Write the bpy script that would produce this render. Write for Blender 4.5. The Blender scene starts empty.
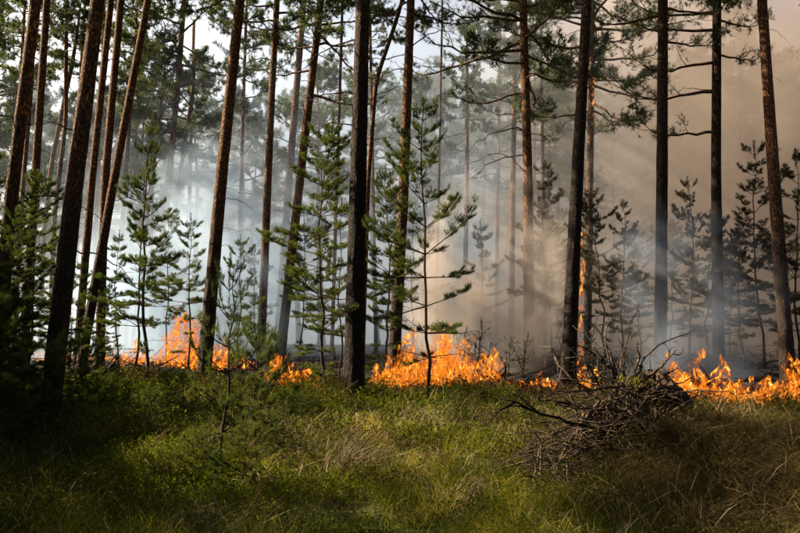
import bpy, math
import numpy as np
from mathutils import Vector, Matrix

# ------------------------------------------------------------------ camera, world, sun, exposure
scene = bpy.context.scene
COL = scene.collection
R = math.radians
F = 778.0                      # focal length in photo pixels (800 wide)
PITCH = R(5.5)
CAM = np.array([0.0, 0.0, 1.6])

cam_data = bpy.data.cameras.new('camera')
cam_data.sensor_width = 36.0
cam_data.lens = 36.0 * F / 800.0
cam_data.clip_start = 0.05
cam_data.clip_end = 2000.0
cam = bpy.data.objects.new('camera', cam_data)
cam.location = CAM
cam.rotation_euler = (R(90) + PITCH, 0, 0)
COL.objects.link(cam)
scene.camera = cam

SUN_AZ = R(-77)                # from the front left (compass angle from +y towards +x)
SUN_EL = R(33)
world = bpy.data.worlds.new('World')
scene.world = world
world.use_nodes = True
wn = world.node_tree
wn.nodes.clear()
sky = wn.nodes.new('ShaderNodeTexSky')
sky.sky_type = 'NISHITA'
sky.sun_disc = False
sky.sun_elevation = SUN_EL
sky.sun_rotation = SUN_AZ
sky.air_density = 1.0
sky.dust_density = 10.0
sky.ozone_density = 1.0
bg = wn.nodes.new('ShaderNodeBackground')
bg.inputs['Strength'].default_value = 0.05
wo = wn.nodes.new('ShaderNodeOutputWorld')
wn.links.new(sky.outputs[0], bg.inputs[0])
wn.links.new(bg.outputs[0], wo.inputs[0])

sun_data = bpy.data.lights.new('sun', 'SUN')
sun_data.energy = 5.0
sun_data.angle = R(0.53)
sun_data.color = (1.0, 0.83, 0.60)
sun = bpy.data.objects.new('sun', sun_data)
sd = Vector((math.sin(SUN_AZ) * math.cos(SUN_EL), math.cos(SUN_AZ) * math.cos(SUN_EL), math.sin(SUN_EL)))
sun.rotation_euler = sd.to_track_quat('Z', 'Y').to_euler()
sun.location = (-20, -5, 30)
COL.objects.link(sun)

vs = scene.view_settings
vs.view_transform = 'Standard'
vs.look = 'None'
vs.exposure = 2.12
vs.gamma = 1.0
vs.use_curve_mapping = False

cy = scene.cycles
cy.use_denoising = True
cy.use_adaptive_sampling = True
cy.adaptive_threshold = 0.02
cy.max_bounces = 5
cy.diffuse_bounces = 2
cy.glossy_bounces = 1
cy.transmission_bounces = 2
cy.volume_bounces = 1
cy.transparent_max_bounces = 24
cy.volume_step_rate = 1.0
cy.volume_max_steps = 96
cy.sample_clamp_indirect = 4.0
cy.use_fast_gi = False

# ------------------------------------------------------------------ noise and terrain
_rs = np.random.RandomState(7)
_PERM = _rs.rand(4096)

def _h2(ix, iy, s):
    return _PERM[(ix * 374761 + iy * 668265 + s * 9176) % 4096]

def vnoise(x, y, s=0):
    x = np.asarray(x, float); y = np.asarray(y, float)
    ix = np.floor(x).astype(np.int64); iy = np.floor(y).astype(np.int64)
    fx = x - ix; fy = y - iy
    fx = fx * fx * (3 - 2 * fx); fy = fy * fy * (3 - 2 * fy)
    a = _h2(ix, iy, s); b = _h2(ix + 1, iy, s); c = _h2(ix, iy + 1, s); d = _h2(ix + 1, iy + 1, s)
    return (a * (1 - fx) + b * fx) * (1 - fy) + (c * (1 - fx) + d * fx) * fy

def fbm(x, y, s=0, oct=4):
    v = 0; a = 0.5; t = 0
    for i in range(oct):
        v = v + a * vnoise(x * 2 ** i + 17.3 * i, y * 2 ** i - 9.1 * i, s + i); t += a; a *= 0.5
    return v / t

def sstep(a, b, x):
    t = np.clip((np.asarray(x, float) - a) / (b - a), 0, 1)
    return t * t * (3 - 2 * t)

MOUNDS = [(3.0, 8.0, 1.1, 0.8, 0.38), (4.3, 8.4, 1.5, 1.0, 0.24), (2.1, 8.0, 0.65, 0.6, 0.28), (3.4, 7.1, 1.1, 0.7, 0.30),
          (-1.95, 14.6, 0.8, 0.6, 0.32), (5.2, 20.5, 1.6, 1.0, 0.35), (3.7, 17.2, 0.6, 0.5, 0.35),
          (-2.2, 9.4, 1.6, 1.1, 0.16), (0.5, 12.2, 1.8, 0.8, 0.12)]

def ground_h(x, y):
    x = np.asarray(x, float); y = np.asarray(y, float)
    yy = np.clip(y, 4, 24)
    h = 0.052 * (yy - 4)
    h = h + 0.35 * sstep(24, 45, y)
    h = h + 0.10 * (fbm(x * 0.35 + 3, y * 0.35, 11, 2) - 0.5) * 2
    near = 1 - sstep(26, 40, y)
    h = h + near * 0.17 * (fbm(x * 1.25, y * 1.25, 5, 3) - 0.5) * 2
    for (mx, my, sx, sy, a) in MOUNDS:
        h = h + a * np.exp(-((x - mx) / sx) ** 2 - ((y - my) / sy) ** 2)
    return h

cp, sp = math.cos(PITCH), math.sin(PITCH)
def ray(px, py):
    a = (px - 400.0) / F; b = (266.5 - py) / F
    return np.array([a, cp - b * sp, sp + b * cp])

def at(px, py, Y):
    d = ray(px, py)
    return CAM + d * (Y / d[1])

def on_ground(px, py):
    d = ray(px, py)
    t = np.arange(4.0, 60.0, 0.03)
    p = CAM + d * t[:, None]
    k = np.argmax(p[:, 2] < ground_h(p[:, 0], p[:, 1]))
    return p[k]

def xat(px, Y):
    return (px - 400.0) / F * Y

# ------------------------------------------------------------------ mesh builder
class MB:
    def __init__(s):
        s.v = []; s.t = []; s.q = []; s.tm = []; s.qm = []; s.n = 0; s.attr = []
    def add(s, v, tris=None, quads=None, mat=0, attr=None):
        v = np.asarray(v, float).reshape(-1, 3)
        if tris is not None and len(tris):
            t = np.asarray(tris, int).reshape(-1, 3) + s.n
            s.t.append(t); s.tm.append(np.full(len(t), mat))
        if quads is not None and len(quads):
            q = np.asarray(quads, int).reshape(-1, 4) + s.n
            s.q.append(q); s.qm.append(np.full(len(q), mat))
        s.v.append(v); s.n += len(v)
        s.attr.append(np.zeros(len(v)) if attr is None else np.broadcast_to(np.asarray(attr, float), (len(v),)))
    def mesh(s, name, mats, smooth=False, attr=None):
        me = bpy.data.meshes.new(name)
        v = np.concatenate(s.v) if s.v else np.zeros((0, 3))
        t = np.concatenate(s.t) if s.t else np.zeros((0, 3), int)
        q = np.concatenate(s.q) if s.q else np.zeros((0, 4), int)
        me.vertices.add(len(v)); me.vertices.foreach_set('co', v.astype(np.float32).ravel())
        nl = t.size + q.size
        me.loops.add(nl)
        me.loops.foreach_set('vertex_index', np.concatenate([t.ravel(), q.ravel()]).astype(np.int32))
        me.polygons.add(len(t) + len(q))
        st = np.concatenate([np.arange(len(t)) * 3, t.size + np.arange(len(q)) * 4]).astype(np.int32)
        me.polygons.foreach_set('loop_start', st)
        mi = np.concatenate((s.tm or [np.zeros(0)]) + (s.qm or [np.zeros(0)])).astype(np.int32)
        for m in (mats if isinstance(mats, (list, tuple)) else [mats]):
            me.materials.append(m)
        me.polygons.foreach_set('material_index', mi)
        if smooth:
            me.polygons.foreach_set('use_smooth', np.ones(len(t) + len(q), bool))
        me.update(calc_edges=True)
        if attr:
            a = me.attributes.new(attr, 'FLOAT', 'POINT')
            a.data.foreach_set('value', np.concatenate(s.attr).astype(np.float32))
        return me

def norm(v):
    v = np.asarray(v, float)
    return v / np.maximum(np.linalg.norm(v, axis=-1, keepdims=True), 1e-9)

def tube(mb, pts, rad, segs=6, mat=0, cap=True, rough=None, rng=None, attr=None):
    pts = np.asarray(pts, float); n = len(pts)
    rad = np.broadcast_to(np.asarray(rad, float), (n,))
    tan = norm(np.gradient(pts, axis=0))
    ref = np.array([0, 0, 1.0]) if abs(tan[0][2]) < 0.8 else np.array([1.0, 0, 0])
    a = norm(np.cross(tan, ref)); b = np.cross(tan, a)
    th = np.linspace(0, 2 * np.pi, segs, endpoint=False)
    rr = rad[:, None] * np.ones(segs)[None, :]
    if rough is not None:
        rr = rr * rough
    v = pts[:, None, :] + rr[..., None] * (np.cos(th)[None, :, None] * a[:, None, :] + np.sin(th)[None, :, None] * b[:, None, :])
    i = np.arange(n - 1)[:, None] * segs; j = np.arange(segs)[None, :]; k = (j + 1) % segs
    q = np.stack([i + j, i + k, i + segs + k, i + segs + j], -1).reshape(-1, 4)
    v = v.reshape(-1, 3)
    tr = None
    if cap:
        v = np.concatenate([v, pts[-1:], pts[:1]])
        o = (n - 1) * segs; c = n * segs
        jj = np.arange(segs); kk = (jj + 1) % segs
        tr = np.concatenate([np.stack([o + jj, o + kk, np.full(segs, c)], -1), np.stack([kk, jj, np.full(segs, c + 1)], -1)])
    mb.add(v, tr, q, mat, attr)

def needles(mb, P, D, L, W, rng, mat=1):
    n = len(P)
    D = norm(D)
    s = norm(np.cross(D, rng.normal(size=(n, 3))))
    L = np.broadcast_to(L, (n,))[:, None]; W = np.broadcast_to(W, (n,))[:, None]
    v = np.stack([P - s * W * 0.5, P + s * W * 0.5, P + D * L], 1).reshape(-1, 3)
    mb.add(v, np.arange(3 * n).reshape(-1, 3), mat=mat)

def shoots(mb, B, D, slen, count, nl, nw, rng, spread=0.9, start=0.0, mat=1):
    """needles all along shoots: B base, D unit direction, slen length of each shoot"""
    m = len(B)
    B = np.repeat(B, count, 0); Dr = np.repeat(norm(D), count, 0)
    sl = np.repeat(np.broadcast_to(slen, (m,)), count)
    u = start + (1 - start) * rng.rand(m * count)
    P = B + Dr * (u * sl)[:, None]
    d = Dr * (0.55 + 0.5 * rng.rand(m * count))[:, None] + spread * norm(rng.normal(size=(m * count, 3)))
    needles(mb, P, d, nl * (0.7 + 0.6 * rng.rand(m * count)), nw * (0.7 + 0.6 * rng.rand(m * count)), rng, mat)

def bez(p0, p1, p2, p3, n):
    t = np.linspace(0, 1, n)[:, None]
    return (1 - t) ** 3 * p0 + 3 * (1 - t) ** 2 * t * p1 + 3 * (1 - t) * t ** 2 * p2 + t ** 3 * p3

# ------------------------------------------------------------------ materials
def new_mat(name):
    m = bpy.data.materials.new(name)
    m.use_nodes = True
    nt = m.node_tree
    nt.nodes.clear()
    out = nt.nodes.new('ShaderNodeOutputMaterial')
    return m, nt, out

def N(nt, t, **kw):
    n = nt.nodes.new(t)
    for k, v in kw.items():
        if k.startswith('in_'):
            key = k[3:].replace('_', ' ')
            n.inputs[int(key) if key.isdigit() else key].default_value = v
        else:
            setattr(n, k, v)
    return n

def ramp(nt, fac, stops, interp='LINEAR'):
    r = nt.nodes.new('ShaderNodeValToRGB')
    r.color_ramp.interpolation = interp
    while len(r.color_ramp.elements) < len(stops):
        r.color_ramp.elements.new(0.5)
    for e, (p, c) in zip(r.color_ramp.elements, stops):
        e.position = p
        e.color = (*c, 1) if len(c) == 3 else c
    nt.links.new(fac, r.inputs[0])
    return r

def math_n(nt, op, a, b=None, clamp=False):
    n = nt.nodes.new('ShaderNodeMath'); n.operation = op; n.use_clamp = clamp
    for i, x in enumerate((a, b)):
        if x is None: continue
        if isinstance(x, (int, float)): n.inputs[i].default_value = x
        else: nt.links.new(x, n.inputs[i])
    return n.outputs[0]

def smooth_n(nt, x, a, b, lo=0.0, hi=1.0):
    n = nt.nodes.new('ShaderNodeMapRange'); n.interpolation_type = 'SMOOTHSTEP'
    n.inputs['From Min'].default_value = a; n.inputs['From Max'].default_value = b
    n.inputs['To Min'].default_value = lo; n.inputs['To Max'].default_value = hi
    nt.links.new(x, n.inputs['Value'])
    return n.outputs[0]

def leaf_mat(name, stops, trans=0.35, scale=2.0, rough=0.55, tint=(1.5, 1.6, 0.8), gloss=0.03):
    """foliage: diffuse + translucent, colour varied by noise through the plant"""
    m, nt, out = new_mat(name)
    g = N(nt, 'ShaderNodeNewGeometry')
    nz = N(nt, 'ShaderNodeTexNoise', in_Scale=scale, in_Detail=3.0)
    nt.links.new(g.outputs['Position'], nz.inputs['Vector'])
    oi = N(nt, 'ShaderNodeObjectInfo')
    isl = math_n(nt, 'MULTIPLY', g.outputs['Random Per Island'], 0.26)
    f = math_n(nt, 'ADD', math_n(nt, 'ADD', nz.outputs[0], isl), math_n(nt, 'MULTIPLY', oi.outputs['Random'], 0.12))
    f = math_n(nt, 'SUBTRACT', f, 0.22)
    r = ramp(nt, f, stops)
    d = N(nt, 'ShaderNodeBsdfDiffuse'); t = N(nt, 'ShaderNodeBsdfTranslucent')
    gl = N(nt, 'ShaderNodeBsdfGlossy', in_Roughness=rough, in_Color=(1, 1, 1, 1))
    mul = N(nt, 'ShaderNodeVectorMath', operation='MULTIPLY'); mul.inputs[1].default_value = tint
    nt.links.new(r.outputs[0], d.inputs[0]); nt.links.new(r.outputs[0], mul.inputs[0]); nt.links.new(mul.outputs[0], t.inputs[0])
    mx = N(nt, 'ShaderNodeMixShader', in_0=trans)
    nt.links.new(d.outputs[0], mx.inputs[1]); nt.links.new(t.outputs[0], mx.inputs[2])
    m2 = N(nt, 'ShaderNodeMixShader', in_0=gloss)
    nt.links.new(mx.outputs[0], m2.inputs[1]); nt.links.new(gl.outputs[0], m2.inputs[2])
    nt.links.new(m2.outputs[0], out.inputs[0])
    return m

M = {}
M['needle'] = leaf_mat('pine_needles', [(0.25, (0.016, 0.024, 0.007)), (0.5, (0.040, 0.056, 0.012)), (0.8, (0.095, 0.105, 0.020))], 0.40, 1.1)
M['needle_young'] = leaf_mat('young_pine_needles', [(0.25, (0.020, 0.032, 0.008)), (0.5, (0.046, 0.058, 0.012)), (0.8, (0.095, 0.098, 0.020))], 0.40, 2.0, gloss=0.008)
M['needle_scorched'] = leaf_mat('scorched_needles', [(0.25, (0.018, 0.020, 0.010)), (0.5, (0.040, 0.036, 0.016)), (0.8, (0.090, 0.060, 0.022))], 0.3, 2.0)
M['bilberry'] = leaf_mat('bilberry_leaves', [(0.2, (0.012, 0.018, 0.003)), (0.45, (0.042, 0.054, 0.007)), (0.68, (0.085, 0.092, 0.011)), (0.88, (0.120, 0.066, 0.015))], 0.4, 1.3, gloss=0.0)
M['grass'] = leaf_mat('grass_blades', [(0.2, (0.020, 0.030, 0.004)), (0.40, (0.095, 0.100, 0.009)), (0.55, (0.200, 0.180, 0.020)), (0.74, (0.32, 0.235, 0.080))], 0.35, 1.2, gloss=0.0)
M['dry_grass'] = leaf_mat('dry_grass_blades', [(0.25, (0.16, 0.105, 0.05)), (0.5, (0.31, 0.225, 0.11)), (0.8, (0.46, 0.35, 0.19))], 0.25, 2.5, tint=(1.2, 1.1, 0.9))
M['dull_grass'] = leaf_mat('withered_grass', [(0.25, (0.030, 0.024, 0.010)), (0.5, (0.080, 0.062, 0.024)), (0.8, (0.17, 0.125, 0.055))], 0.25, 2.0, tint=(1.2, 1.1, 0.9), gloss=0.0)
M['heather'] = leaf_mat('heather_leaves', [(0.2, (0.014, 0.014, 0.005)), (0.45, (0.036, 0.038, 0.010)), (0.68, (0.070, 0.066, 0.016)), (0.88, (0.10, 0.055, 0.02))], 0.3, 1.7, gloss=0.0)
M['dead_stalk'] = leaf_mat('dead_heather', [(0.25, (0.016, 0.011, 0.007)), (0.5, (0.040, 0.025, 0.014)), (0.8, (0.085, 0.052, 0.026))], 0.2, 3.0, gloss=0.0, tint=(1.2, 1.1, 0.9))

def bark_mat(name, low, high, z0, z1, bump=0.6, scale=1.0):
    m, nt, out = new_mat(name)
    g = N(nt, 'ShaderNodeNewGeometry')
    tc = N(nt, 'ShaderNodeTexCoord')
    mp = N(nt, 'ShaderNodeMapping'); mp.inputs['Scale'].default_value = (30 * scale, 30 * scale, 8.5 * scale)
    nt.links.new(g.outputs['Position'], mp.inputs[0])
    dn = N(nt, 'ShaderNodeTexNoise', in_Scale=0.6, in_Detail=3.0)
    nt.links.new(mp.outputs[0], dn.inputs['Vector'])
    add = N(nt, 'ShaderNodeVectorMath', operation='ADD'); nt.links.new(mp.outputs[0], add.inputs[0])
    sc = N(nt, 'ShaderNodeVectorMath', operation='SCALE'); sc.inputs['Scale'].default_value = 2.6
    nt.links.new(dn.outputs['Color'], sc.inputs[0]); nt.links.new(sc.outputs[0], add.inputs[1])
    vo = N(nt, 'ShaderNodeTexVoronoi', feature='DISTANCE_TO_EDGE', in_Scale=1.0)
    nt.links.new(add.outputs[0], vo.inputs['Vector'])
    vc = N(nt, 'ShaderNodeTexVoronoi', feature='F1', in_Scale=1.0)
    nt.links.new(add.outputs[0], vc.inputs['Vector'])
    plate = smooth_n(nt, vo.outputs['Distance'], 0.0, 0.34)
    nz = N(nt, 'ShaderNodeTexNoise', in_Scale=30.0 * scale, in_Detail=6.0)
    nt.links.new(g.outputs['Position'], nz.inputs['Vector'])
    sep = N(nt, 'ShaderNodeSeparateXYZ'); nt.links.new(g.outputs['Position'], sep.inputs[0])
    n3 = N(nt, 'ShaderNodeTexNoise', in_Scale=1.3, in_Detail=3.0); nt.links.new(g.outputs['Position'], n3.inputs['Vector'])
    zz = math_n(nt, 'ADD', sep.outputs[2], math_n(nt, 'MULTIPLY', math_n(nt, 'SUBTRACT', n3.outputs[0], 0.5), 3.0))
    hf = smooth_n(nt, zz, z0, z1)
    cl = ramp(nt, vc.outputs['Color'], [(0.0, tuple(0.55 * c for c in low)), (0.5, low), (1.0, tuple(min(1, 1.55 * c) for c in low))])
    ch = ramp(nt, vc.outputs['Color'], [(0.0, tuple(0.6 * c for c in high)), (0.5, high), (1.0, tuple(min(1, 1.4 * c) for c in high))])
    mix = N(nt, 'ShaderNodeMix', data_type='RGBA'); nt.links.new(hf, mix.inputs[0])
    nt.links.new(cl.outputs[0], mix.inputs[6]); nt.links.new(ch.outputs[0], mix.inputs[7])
    crack = N(nt, 'ShaderNodeMix', data_type='RGBA'); nt.links.new(plate, crack.inputs[0])
    crack.inputs[6].default_value = tuple(0.35 * c for c in low) + (1,); nt.links.new(mix.outputs[2], crack.inputs[7])
    spk = N(nt, 'ShaderNodeMix', data_type='RGBA', blend_type='MULTIPLY'); spk.inputs[0].default_value = 0.7
    nr = ramp(nt, nz.outputs[0], [(0.3, (0.3, 0.3, 0.3)), (0.7, (1.5, 1.45, 1.4))])
    nt.links.new(crack.outputs[2], spk.inputs[6]); nt.links.new(nr.outputs[0], spk.inputs[7])
    b = N(nt, 'ShaderNodeBsdfPrincipled', in_Roughness=0.9)
    b.inputs['Specular IOR Level'].default_value = 0.15
    nt.links.new(spk.outputs[2], b.inputs['Base Color'])
    hgt = math_n(nt, 'ADD', plate, math_n(nt, 'MULTIPLY', nz.outputs[0], 0.5))
    bp = N(nt, 'ShaderNodeBump', in_Strength=bump, in_Distance=0.02)
    nt.links.new(hgt, bp.inputs['Height']); nt.links.new(bp.outputs[0], b.inputs['Normal'])
    nt.links.new(b.outputs[0], out.inputs[0])
    return m

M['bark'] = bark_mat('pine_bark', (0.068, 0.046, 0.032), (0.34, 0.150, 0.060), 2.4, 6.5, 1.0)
M['bark_dark'] = bark_mat('dark_pine_bark', (0.030, 0.021, 0.016), (0.120, 0.062, 0.032), 3.5, 9.0, 1.0)  # same bark in a darker tone, for some of the nearer trunks
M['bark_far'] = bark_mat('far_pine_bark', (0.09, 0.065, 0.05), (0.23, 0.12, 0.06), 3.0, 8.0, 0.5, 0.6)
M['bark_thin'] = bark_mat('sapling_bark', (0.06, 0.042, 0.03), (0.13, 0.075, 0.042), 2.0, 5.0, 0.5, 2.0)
M['twig'] = bark_mat('dead_twig', (0.060, 0.045, 0.034), (0.10, 0.070, 0.05), 2.0, 8.0, 0.5, 3.0)
M['deadwood'] = bark_mat('weathered_dead_wood', (0.17, 0.125, 0.085), (0.17, 0.125, 0.085), 2.0, 8.0, 0.6, 2.5)
M['darkwood'] = bark_mat('charred_wood', (0.022, 0.018, 0.015), (0.022, 0.018, 0.015), 2.0, 8.0, 0.6, 2.5)

def ground_mat():
    m, nt, out = new_mat('forest_floor')
    g = N(nt, 'ShaderNodeNewGeometry')
    n1 = N(nt, 'ShaderNodeTexNoise', in_Scale=0.7, in_Detail=5.0); nt.links.new(g.outputs['Position'], n1.inputs['Vector'])
    n2 = N(nt, 'ShaderNodeTexNoise', in_Scale=9.0, in_Detail=6.0); nt.links.new(g.outputs['Position'], n2.inputs['Vector'])
    n3 = N(nt, 'ShaderNodeTexNoise', in_Scale=60.0, in_Detail=4.0); nt.links.new(g.outputs['Position'], n3.inputs['Vector'])
    f = math_n(nt, 'ADD', math_n(nt, 'MULTIPLY', n1.outputs[0], 0.6), math_n(nt, 'MULTIPLY', n2.outputs[0], 0.4))
    c = ramp(nt, f, [(0.35, (0.028, 0.020, 0.012)), (0.47, (0.055, 0.042, 0.020)), (0.56, (0.060, 0.070, 0.018)), (0.7, (0.090, 0.100, 0.024))])
    sep = N(nt, 'ShaderNodeSeparateXYZ'); nt.links.new(g.outputs['Position'], sep.inputs[0])
    # burnt ground beyond the fire front
    edge = math_n(nt, 'ADD', sep.outputs[1], math_n(nt, 'MULTIPLY', math_n(nt, 'SUBTRACT', n1.outputs[0], 0.5), 5.0))
    front = math_n(nt, 'ADD', edge, math_n(nt, 'MULTIPLY', sep.outputs[0], 0.25))
    burnt = smooth_n(nt, front, 15.8, 17.2)
    ash = ramp(nt, n2.outputs[0], [(0.35, (0.008, 0.007, 0.006)), (0.55, (0.020, 0.017, 0.015)), (0.75, (0.075, 0.068, 0.06))])
    mx = N(nt, 'ShaderNodeMix', data_type='RGBA'); nt.links.new(burnt, mx.inputs[0])
    nt.links.new(c.outputs[0], mx.inputs[6]); nt.links.new(ash.outputs[0], mx.inputs[7])
    b = N(nt, 'ShaderNodeBsdfPrincipled', in_Roughness=1.0); b.inputs['Specular IOR Level'].default_value = 0.1
    nt.links.new(mx.outputs[2], b.inputs['Base Color'])
    bp = N(nt, 'ShaderNodeBump', in_Strength=0.9, in_Distance=0.03)
    nt.links.new(math_n(nt, 'ADD', n2.outputs[0], math_n(nt, 'MULTIPLY', n3.outputs[0], 0.4)), bp.inputs['Height'])
    nt.links.new(bp.outputs[0], b.inputs['Normal']); nt.links.new(b.outputs[0], out.inputs[0])
    return m
M['ground'] = ground_mat()

def soil_mat():
    m, nt, out = new_mat('root_soil')
    g = N(nt, 'ShaderNodeNewGeometry')
    n2 = N(nt, 'ShaderNodeTexNoise', in_Scale=14.0, in_Detail=6.0); nt.links.new(g.outputs['Position'], n2.inputs['Vector'])
    c = ramp(nt, n2.outputs[0], [(0.3, (0.010, 0.007, 0.005)), (0.5, (0.028, 0.019, 0.012)), (0.7, (0.085, 0.058, 0.036))])
    b = N(nt, 'ShaderNodeBsdfPrincipled', in_Roughness=1.0); b.inputs['Specular IOR Level'].default_value = 0.1
    nt.links.new(c.outputs[0], b.inputs['Base Color'])
    bp = N(nt, 'ShaderNodeBump', in_Strength=1.0, in_Distance=0.04); nt.links.new(n2.outputs[0], bp.inputs['Height'])
    nt.links.new(bp.outputs[0], b.inputs['Normal']); nt.links.new(b.outputs[0], out.inputs[0])
    return m
M['soil'] = soil_mat()

def flame_mat():
    m, nt, out = new_mat('flame')
    g = N(nt, 'ShaderNodeNewGeometry')
    at_ = N(nt, 'ShaderNodeAttribute', attribute_name='heat')
    mp = N(nt, 'ShaderNodeMapping'); mp.inputs['Scale'].default_value = (1, 1, 0.5)
    nt.links.new(g.outputs['Position'], mp.inputs[0])
    nz = N(nt, 'ShaderNodeTexNoise', in_Scale=8.0, in_Detail=5.0, in_Distortion=1.2, in_Roughness=0.62)
    nt.links.new(mp.outputs[0], nz.inputs['Vector'])
    h = at_.outputs['Fac']
    f = math_n(nt, 'ADD', nz.outputs[0], math_n(nt, 'MULTIPLY', math_n(nt, 'SUBTRACT', h, 0.36), 0.28))
    col = ramp(nt, f, [(0.38, (0.80, 0.09, 0.004)), (0.47, (1.0, 0.21, 0.010)), (0.57, (1.0, 0.42, 0.045)), (0.70, (1.0, 0.74, 0.28))])
    st = smooth_n(nt, f, 0.38, 0.72, 0.13, 0.72)
    fa = math_n(nt, 'ADD', nz.outputs[0], math_n(nt, 'MULTIPLY', math_n(nt, 'SUBTRACT', h, 0.5), 0.14))
    alpha = smooth_n(nt, fa, 0.40, 0.64)
    em = N(nt, 'ShaderNodeEmission'); nt.links.new(col.outputs[0], em.inputs[0]); nt.links.new(st, em.inputs[1])
    tr = N(nt, 'ShaderNodeBsdfTransparent')
    mx = N(nt, 'ShaderNodeMixShader'); nt.links.new(alpha, mx.inputs[0])
    nt.links.new(tr.outputs[0], mx.inputs[1]); nt.links.new(em.outputs[0], mx.inputs[2])
    nt.links.new(mx.outputs[0], out.inputs[0])
    m.cycles.emission_sampling = 'NONE'
    return m
M['flame'] = flame_mat()

# ------------------------------------------------------------------ objects
def obj(name, me, parent=None, loc=None, rot=None, scl=None):
    o = bpy.data.objects.new(name, me)
    COL.objects.link(o)
    if parent is not None: o.parent = parent
    if loc is not None: o.location = loc
    if rot is not None: o.rotation_euler = rot
    if scl is not None: o.scale = (scl,) * 3 if isinstance(scl, (int, float)) else scl
    return o

def thing(name, label, cat, loc=(0, 0, 0), group=None, rot=None):
    o = bpy.data.objects.new(name, None)
    o.empty_display_size = 0.2
    COL.objects.link(o)
    o.location = loc
    if rot is not None: o.rotation_euler = rot
    o['label'] = label; o['category'] = cat
    if group: o['group'] = group
    return o

def tag(o, label, cat=None, group=None, kind=None):
    o['label'] = label
    if cat: o['category'] = cat
    if group: o['group'] = group
    if kind: o['kind'] = kind
    return o

# ------------------------------------------------------------------ ground
def grid_axis(lo, hi, fine_lo, fine_hi, fine, coarse):
    a = list(np.arange(fine_lo, fine_hi, fine))
    x = fine_lo; s = fine
    left = []
    while x > lo:
        s = min(s * 1.25, coarse); x -= s; left.append(x)
    x = a[-1]; s = fine; right = []
    while x < hi:
        s = min(s * 1.25, coarse); x += s; right.append(x)
    return np.array(left[::-1] + a + right)
gx = grid_axis(-260, 260, -11, 11, 0.14, 20)
gy = grid_axis(-60, 420, 3.5, 24, 0.14, 20)
X, Y = np.meshgrid(gx, gy)
Z = ground_h(X, Y)
nx = len(gx); ny = len(gy)
ii, jj = np.meshgrid(np.arange(nx - 1), np.arange(ny - 1))
a = (jj * nx + ii).ravel()
mb = MB()
mb.add(np.stack([X, Y, Z], -1).reshape(-1, 3), quads=np.stack([a, a + 1, a + nx + 1, a + nx], -1))
tag(obj('ground', mb.mesh('ground', M['ground'], smooth=True)), 'mossy forest floor rising towards the fire, burnt black beyond it', kind='structure')

# ------------------------------------------------------------------ pine crowns
def limb(mb, rng, base, az, el, L, r0, subs=7, shoots_per=6, nl=0.12, nw=0.016, nper=14, droop=0.15, bare=0.3, dens=1.0, up=0.35):
    """a live pine limb: curved wood, side branches, tufts of needles towards the ends"""
    d = np.array([math.cos(az) * math.cos(el), math.sin(az) * math.cos(el), math.sin(el)])
    side = norm(np.cross(d, [0, 0, 1.0]))
    base = np.asarray(base, float)
    bend = side * rng.normal() * 0.14 * L
    p1 = base + d * L * 0.35 + bend * 0.3
    p2 = base + d * L * 0.7 + bend - np.array([0, 0, droop * L])
    p3 = base + d * L * 1.0 + bend * 0.6 + np.array([0, 0, (up - droop) * L * 0.5])
    path = bez(base, p1, p2, p3, 9)
    path[1:-1] += rng.normal(size=(7, 3)) * 0.012 * L
    tube(mb, path, np.linspace(r0, r0 * 0.22, 9), 4, 0, cap=False)
    tan = norm(np.gradient(path, axis=0))
    n = max(2, int(subs))
    B = []; D = []
    for k in range(n + 1):
        u = bare + (1 - bare) * (k + rng.rand() * 0.7) / n if k < n else 1.0
        u = min(u, 0.999)
        i = int(u * 8); fpos = u * 8 - i
        p = path[i] * (1 - fpos) + path[i + 1] * fpos
        t = tan[i]
        s = (1 if k % 2 else -1) * (0.6 + 0.7 * rng.rand())
        if k == n: s = rng.normal() * 0.2
        sdv = norm(t + side * s + np.array([0, 0, 0.18 + 0.35 * rng.normal()]))
        sl = L * (0.17 + 0.22 * rng.rand()) * (1.25 - 0.55 * u)
        e = p + sdv * sl + np.array([0, 0, up * sl * 0.4])
        mid = (p + e) / 2 + rng.normal(size=3) * 0.08 * sl
        tube(mb, np.array([p, mid, e]), [r0 * 0.28, r0 * 0.2, r0 * 0.1], 3, 0, cap=False)
        m = max(2, int(shoots_per * dens * (0.6 + 0.8 * rng.rand())))
        uu = 0.25 + 0.75 * rng.rand(m) ** 0.7
        q = np.where(uu[:, None] < 0.5, p + (mid - p) * (uu[:, None] * 2), mid + (e - mid) * (uu[:, None] * 2 - 1))
        q = q + rng.normal(size=(m, 3)) * 0.10 * sl
        B.append(q); D.append(norm(sdv * 0.7 + np.array([0, 0, 0.45]) + 0.6 * rng.normal(size=(m, 3))))
    B = np.concatenate(B); D = np.concatenate(D)
    shoots(mb, B, D, 0.16 * (0.6 + 0.8 * rng.rand(len(B))), nper, nl, nw, rng, 0.85)
    return path

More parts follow.
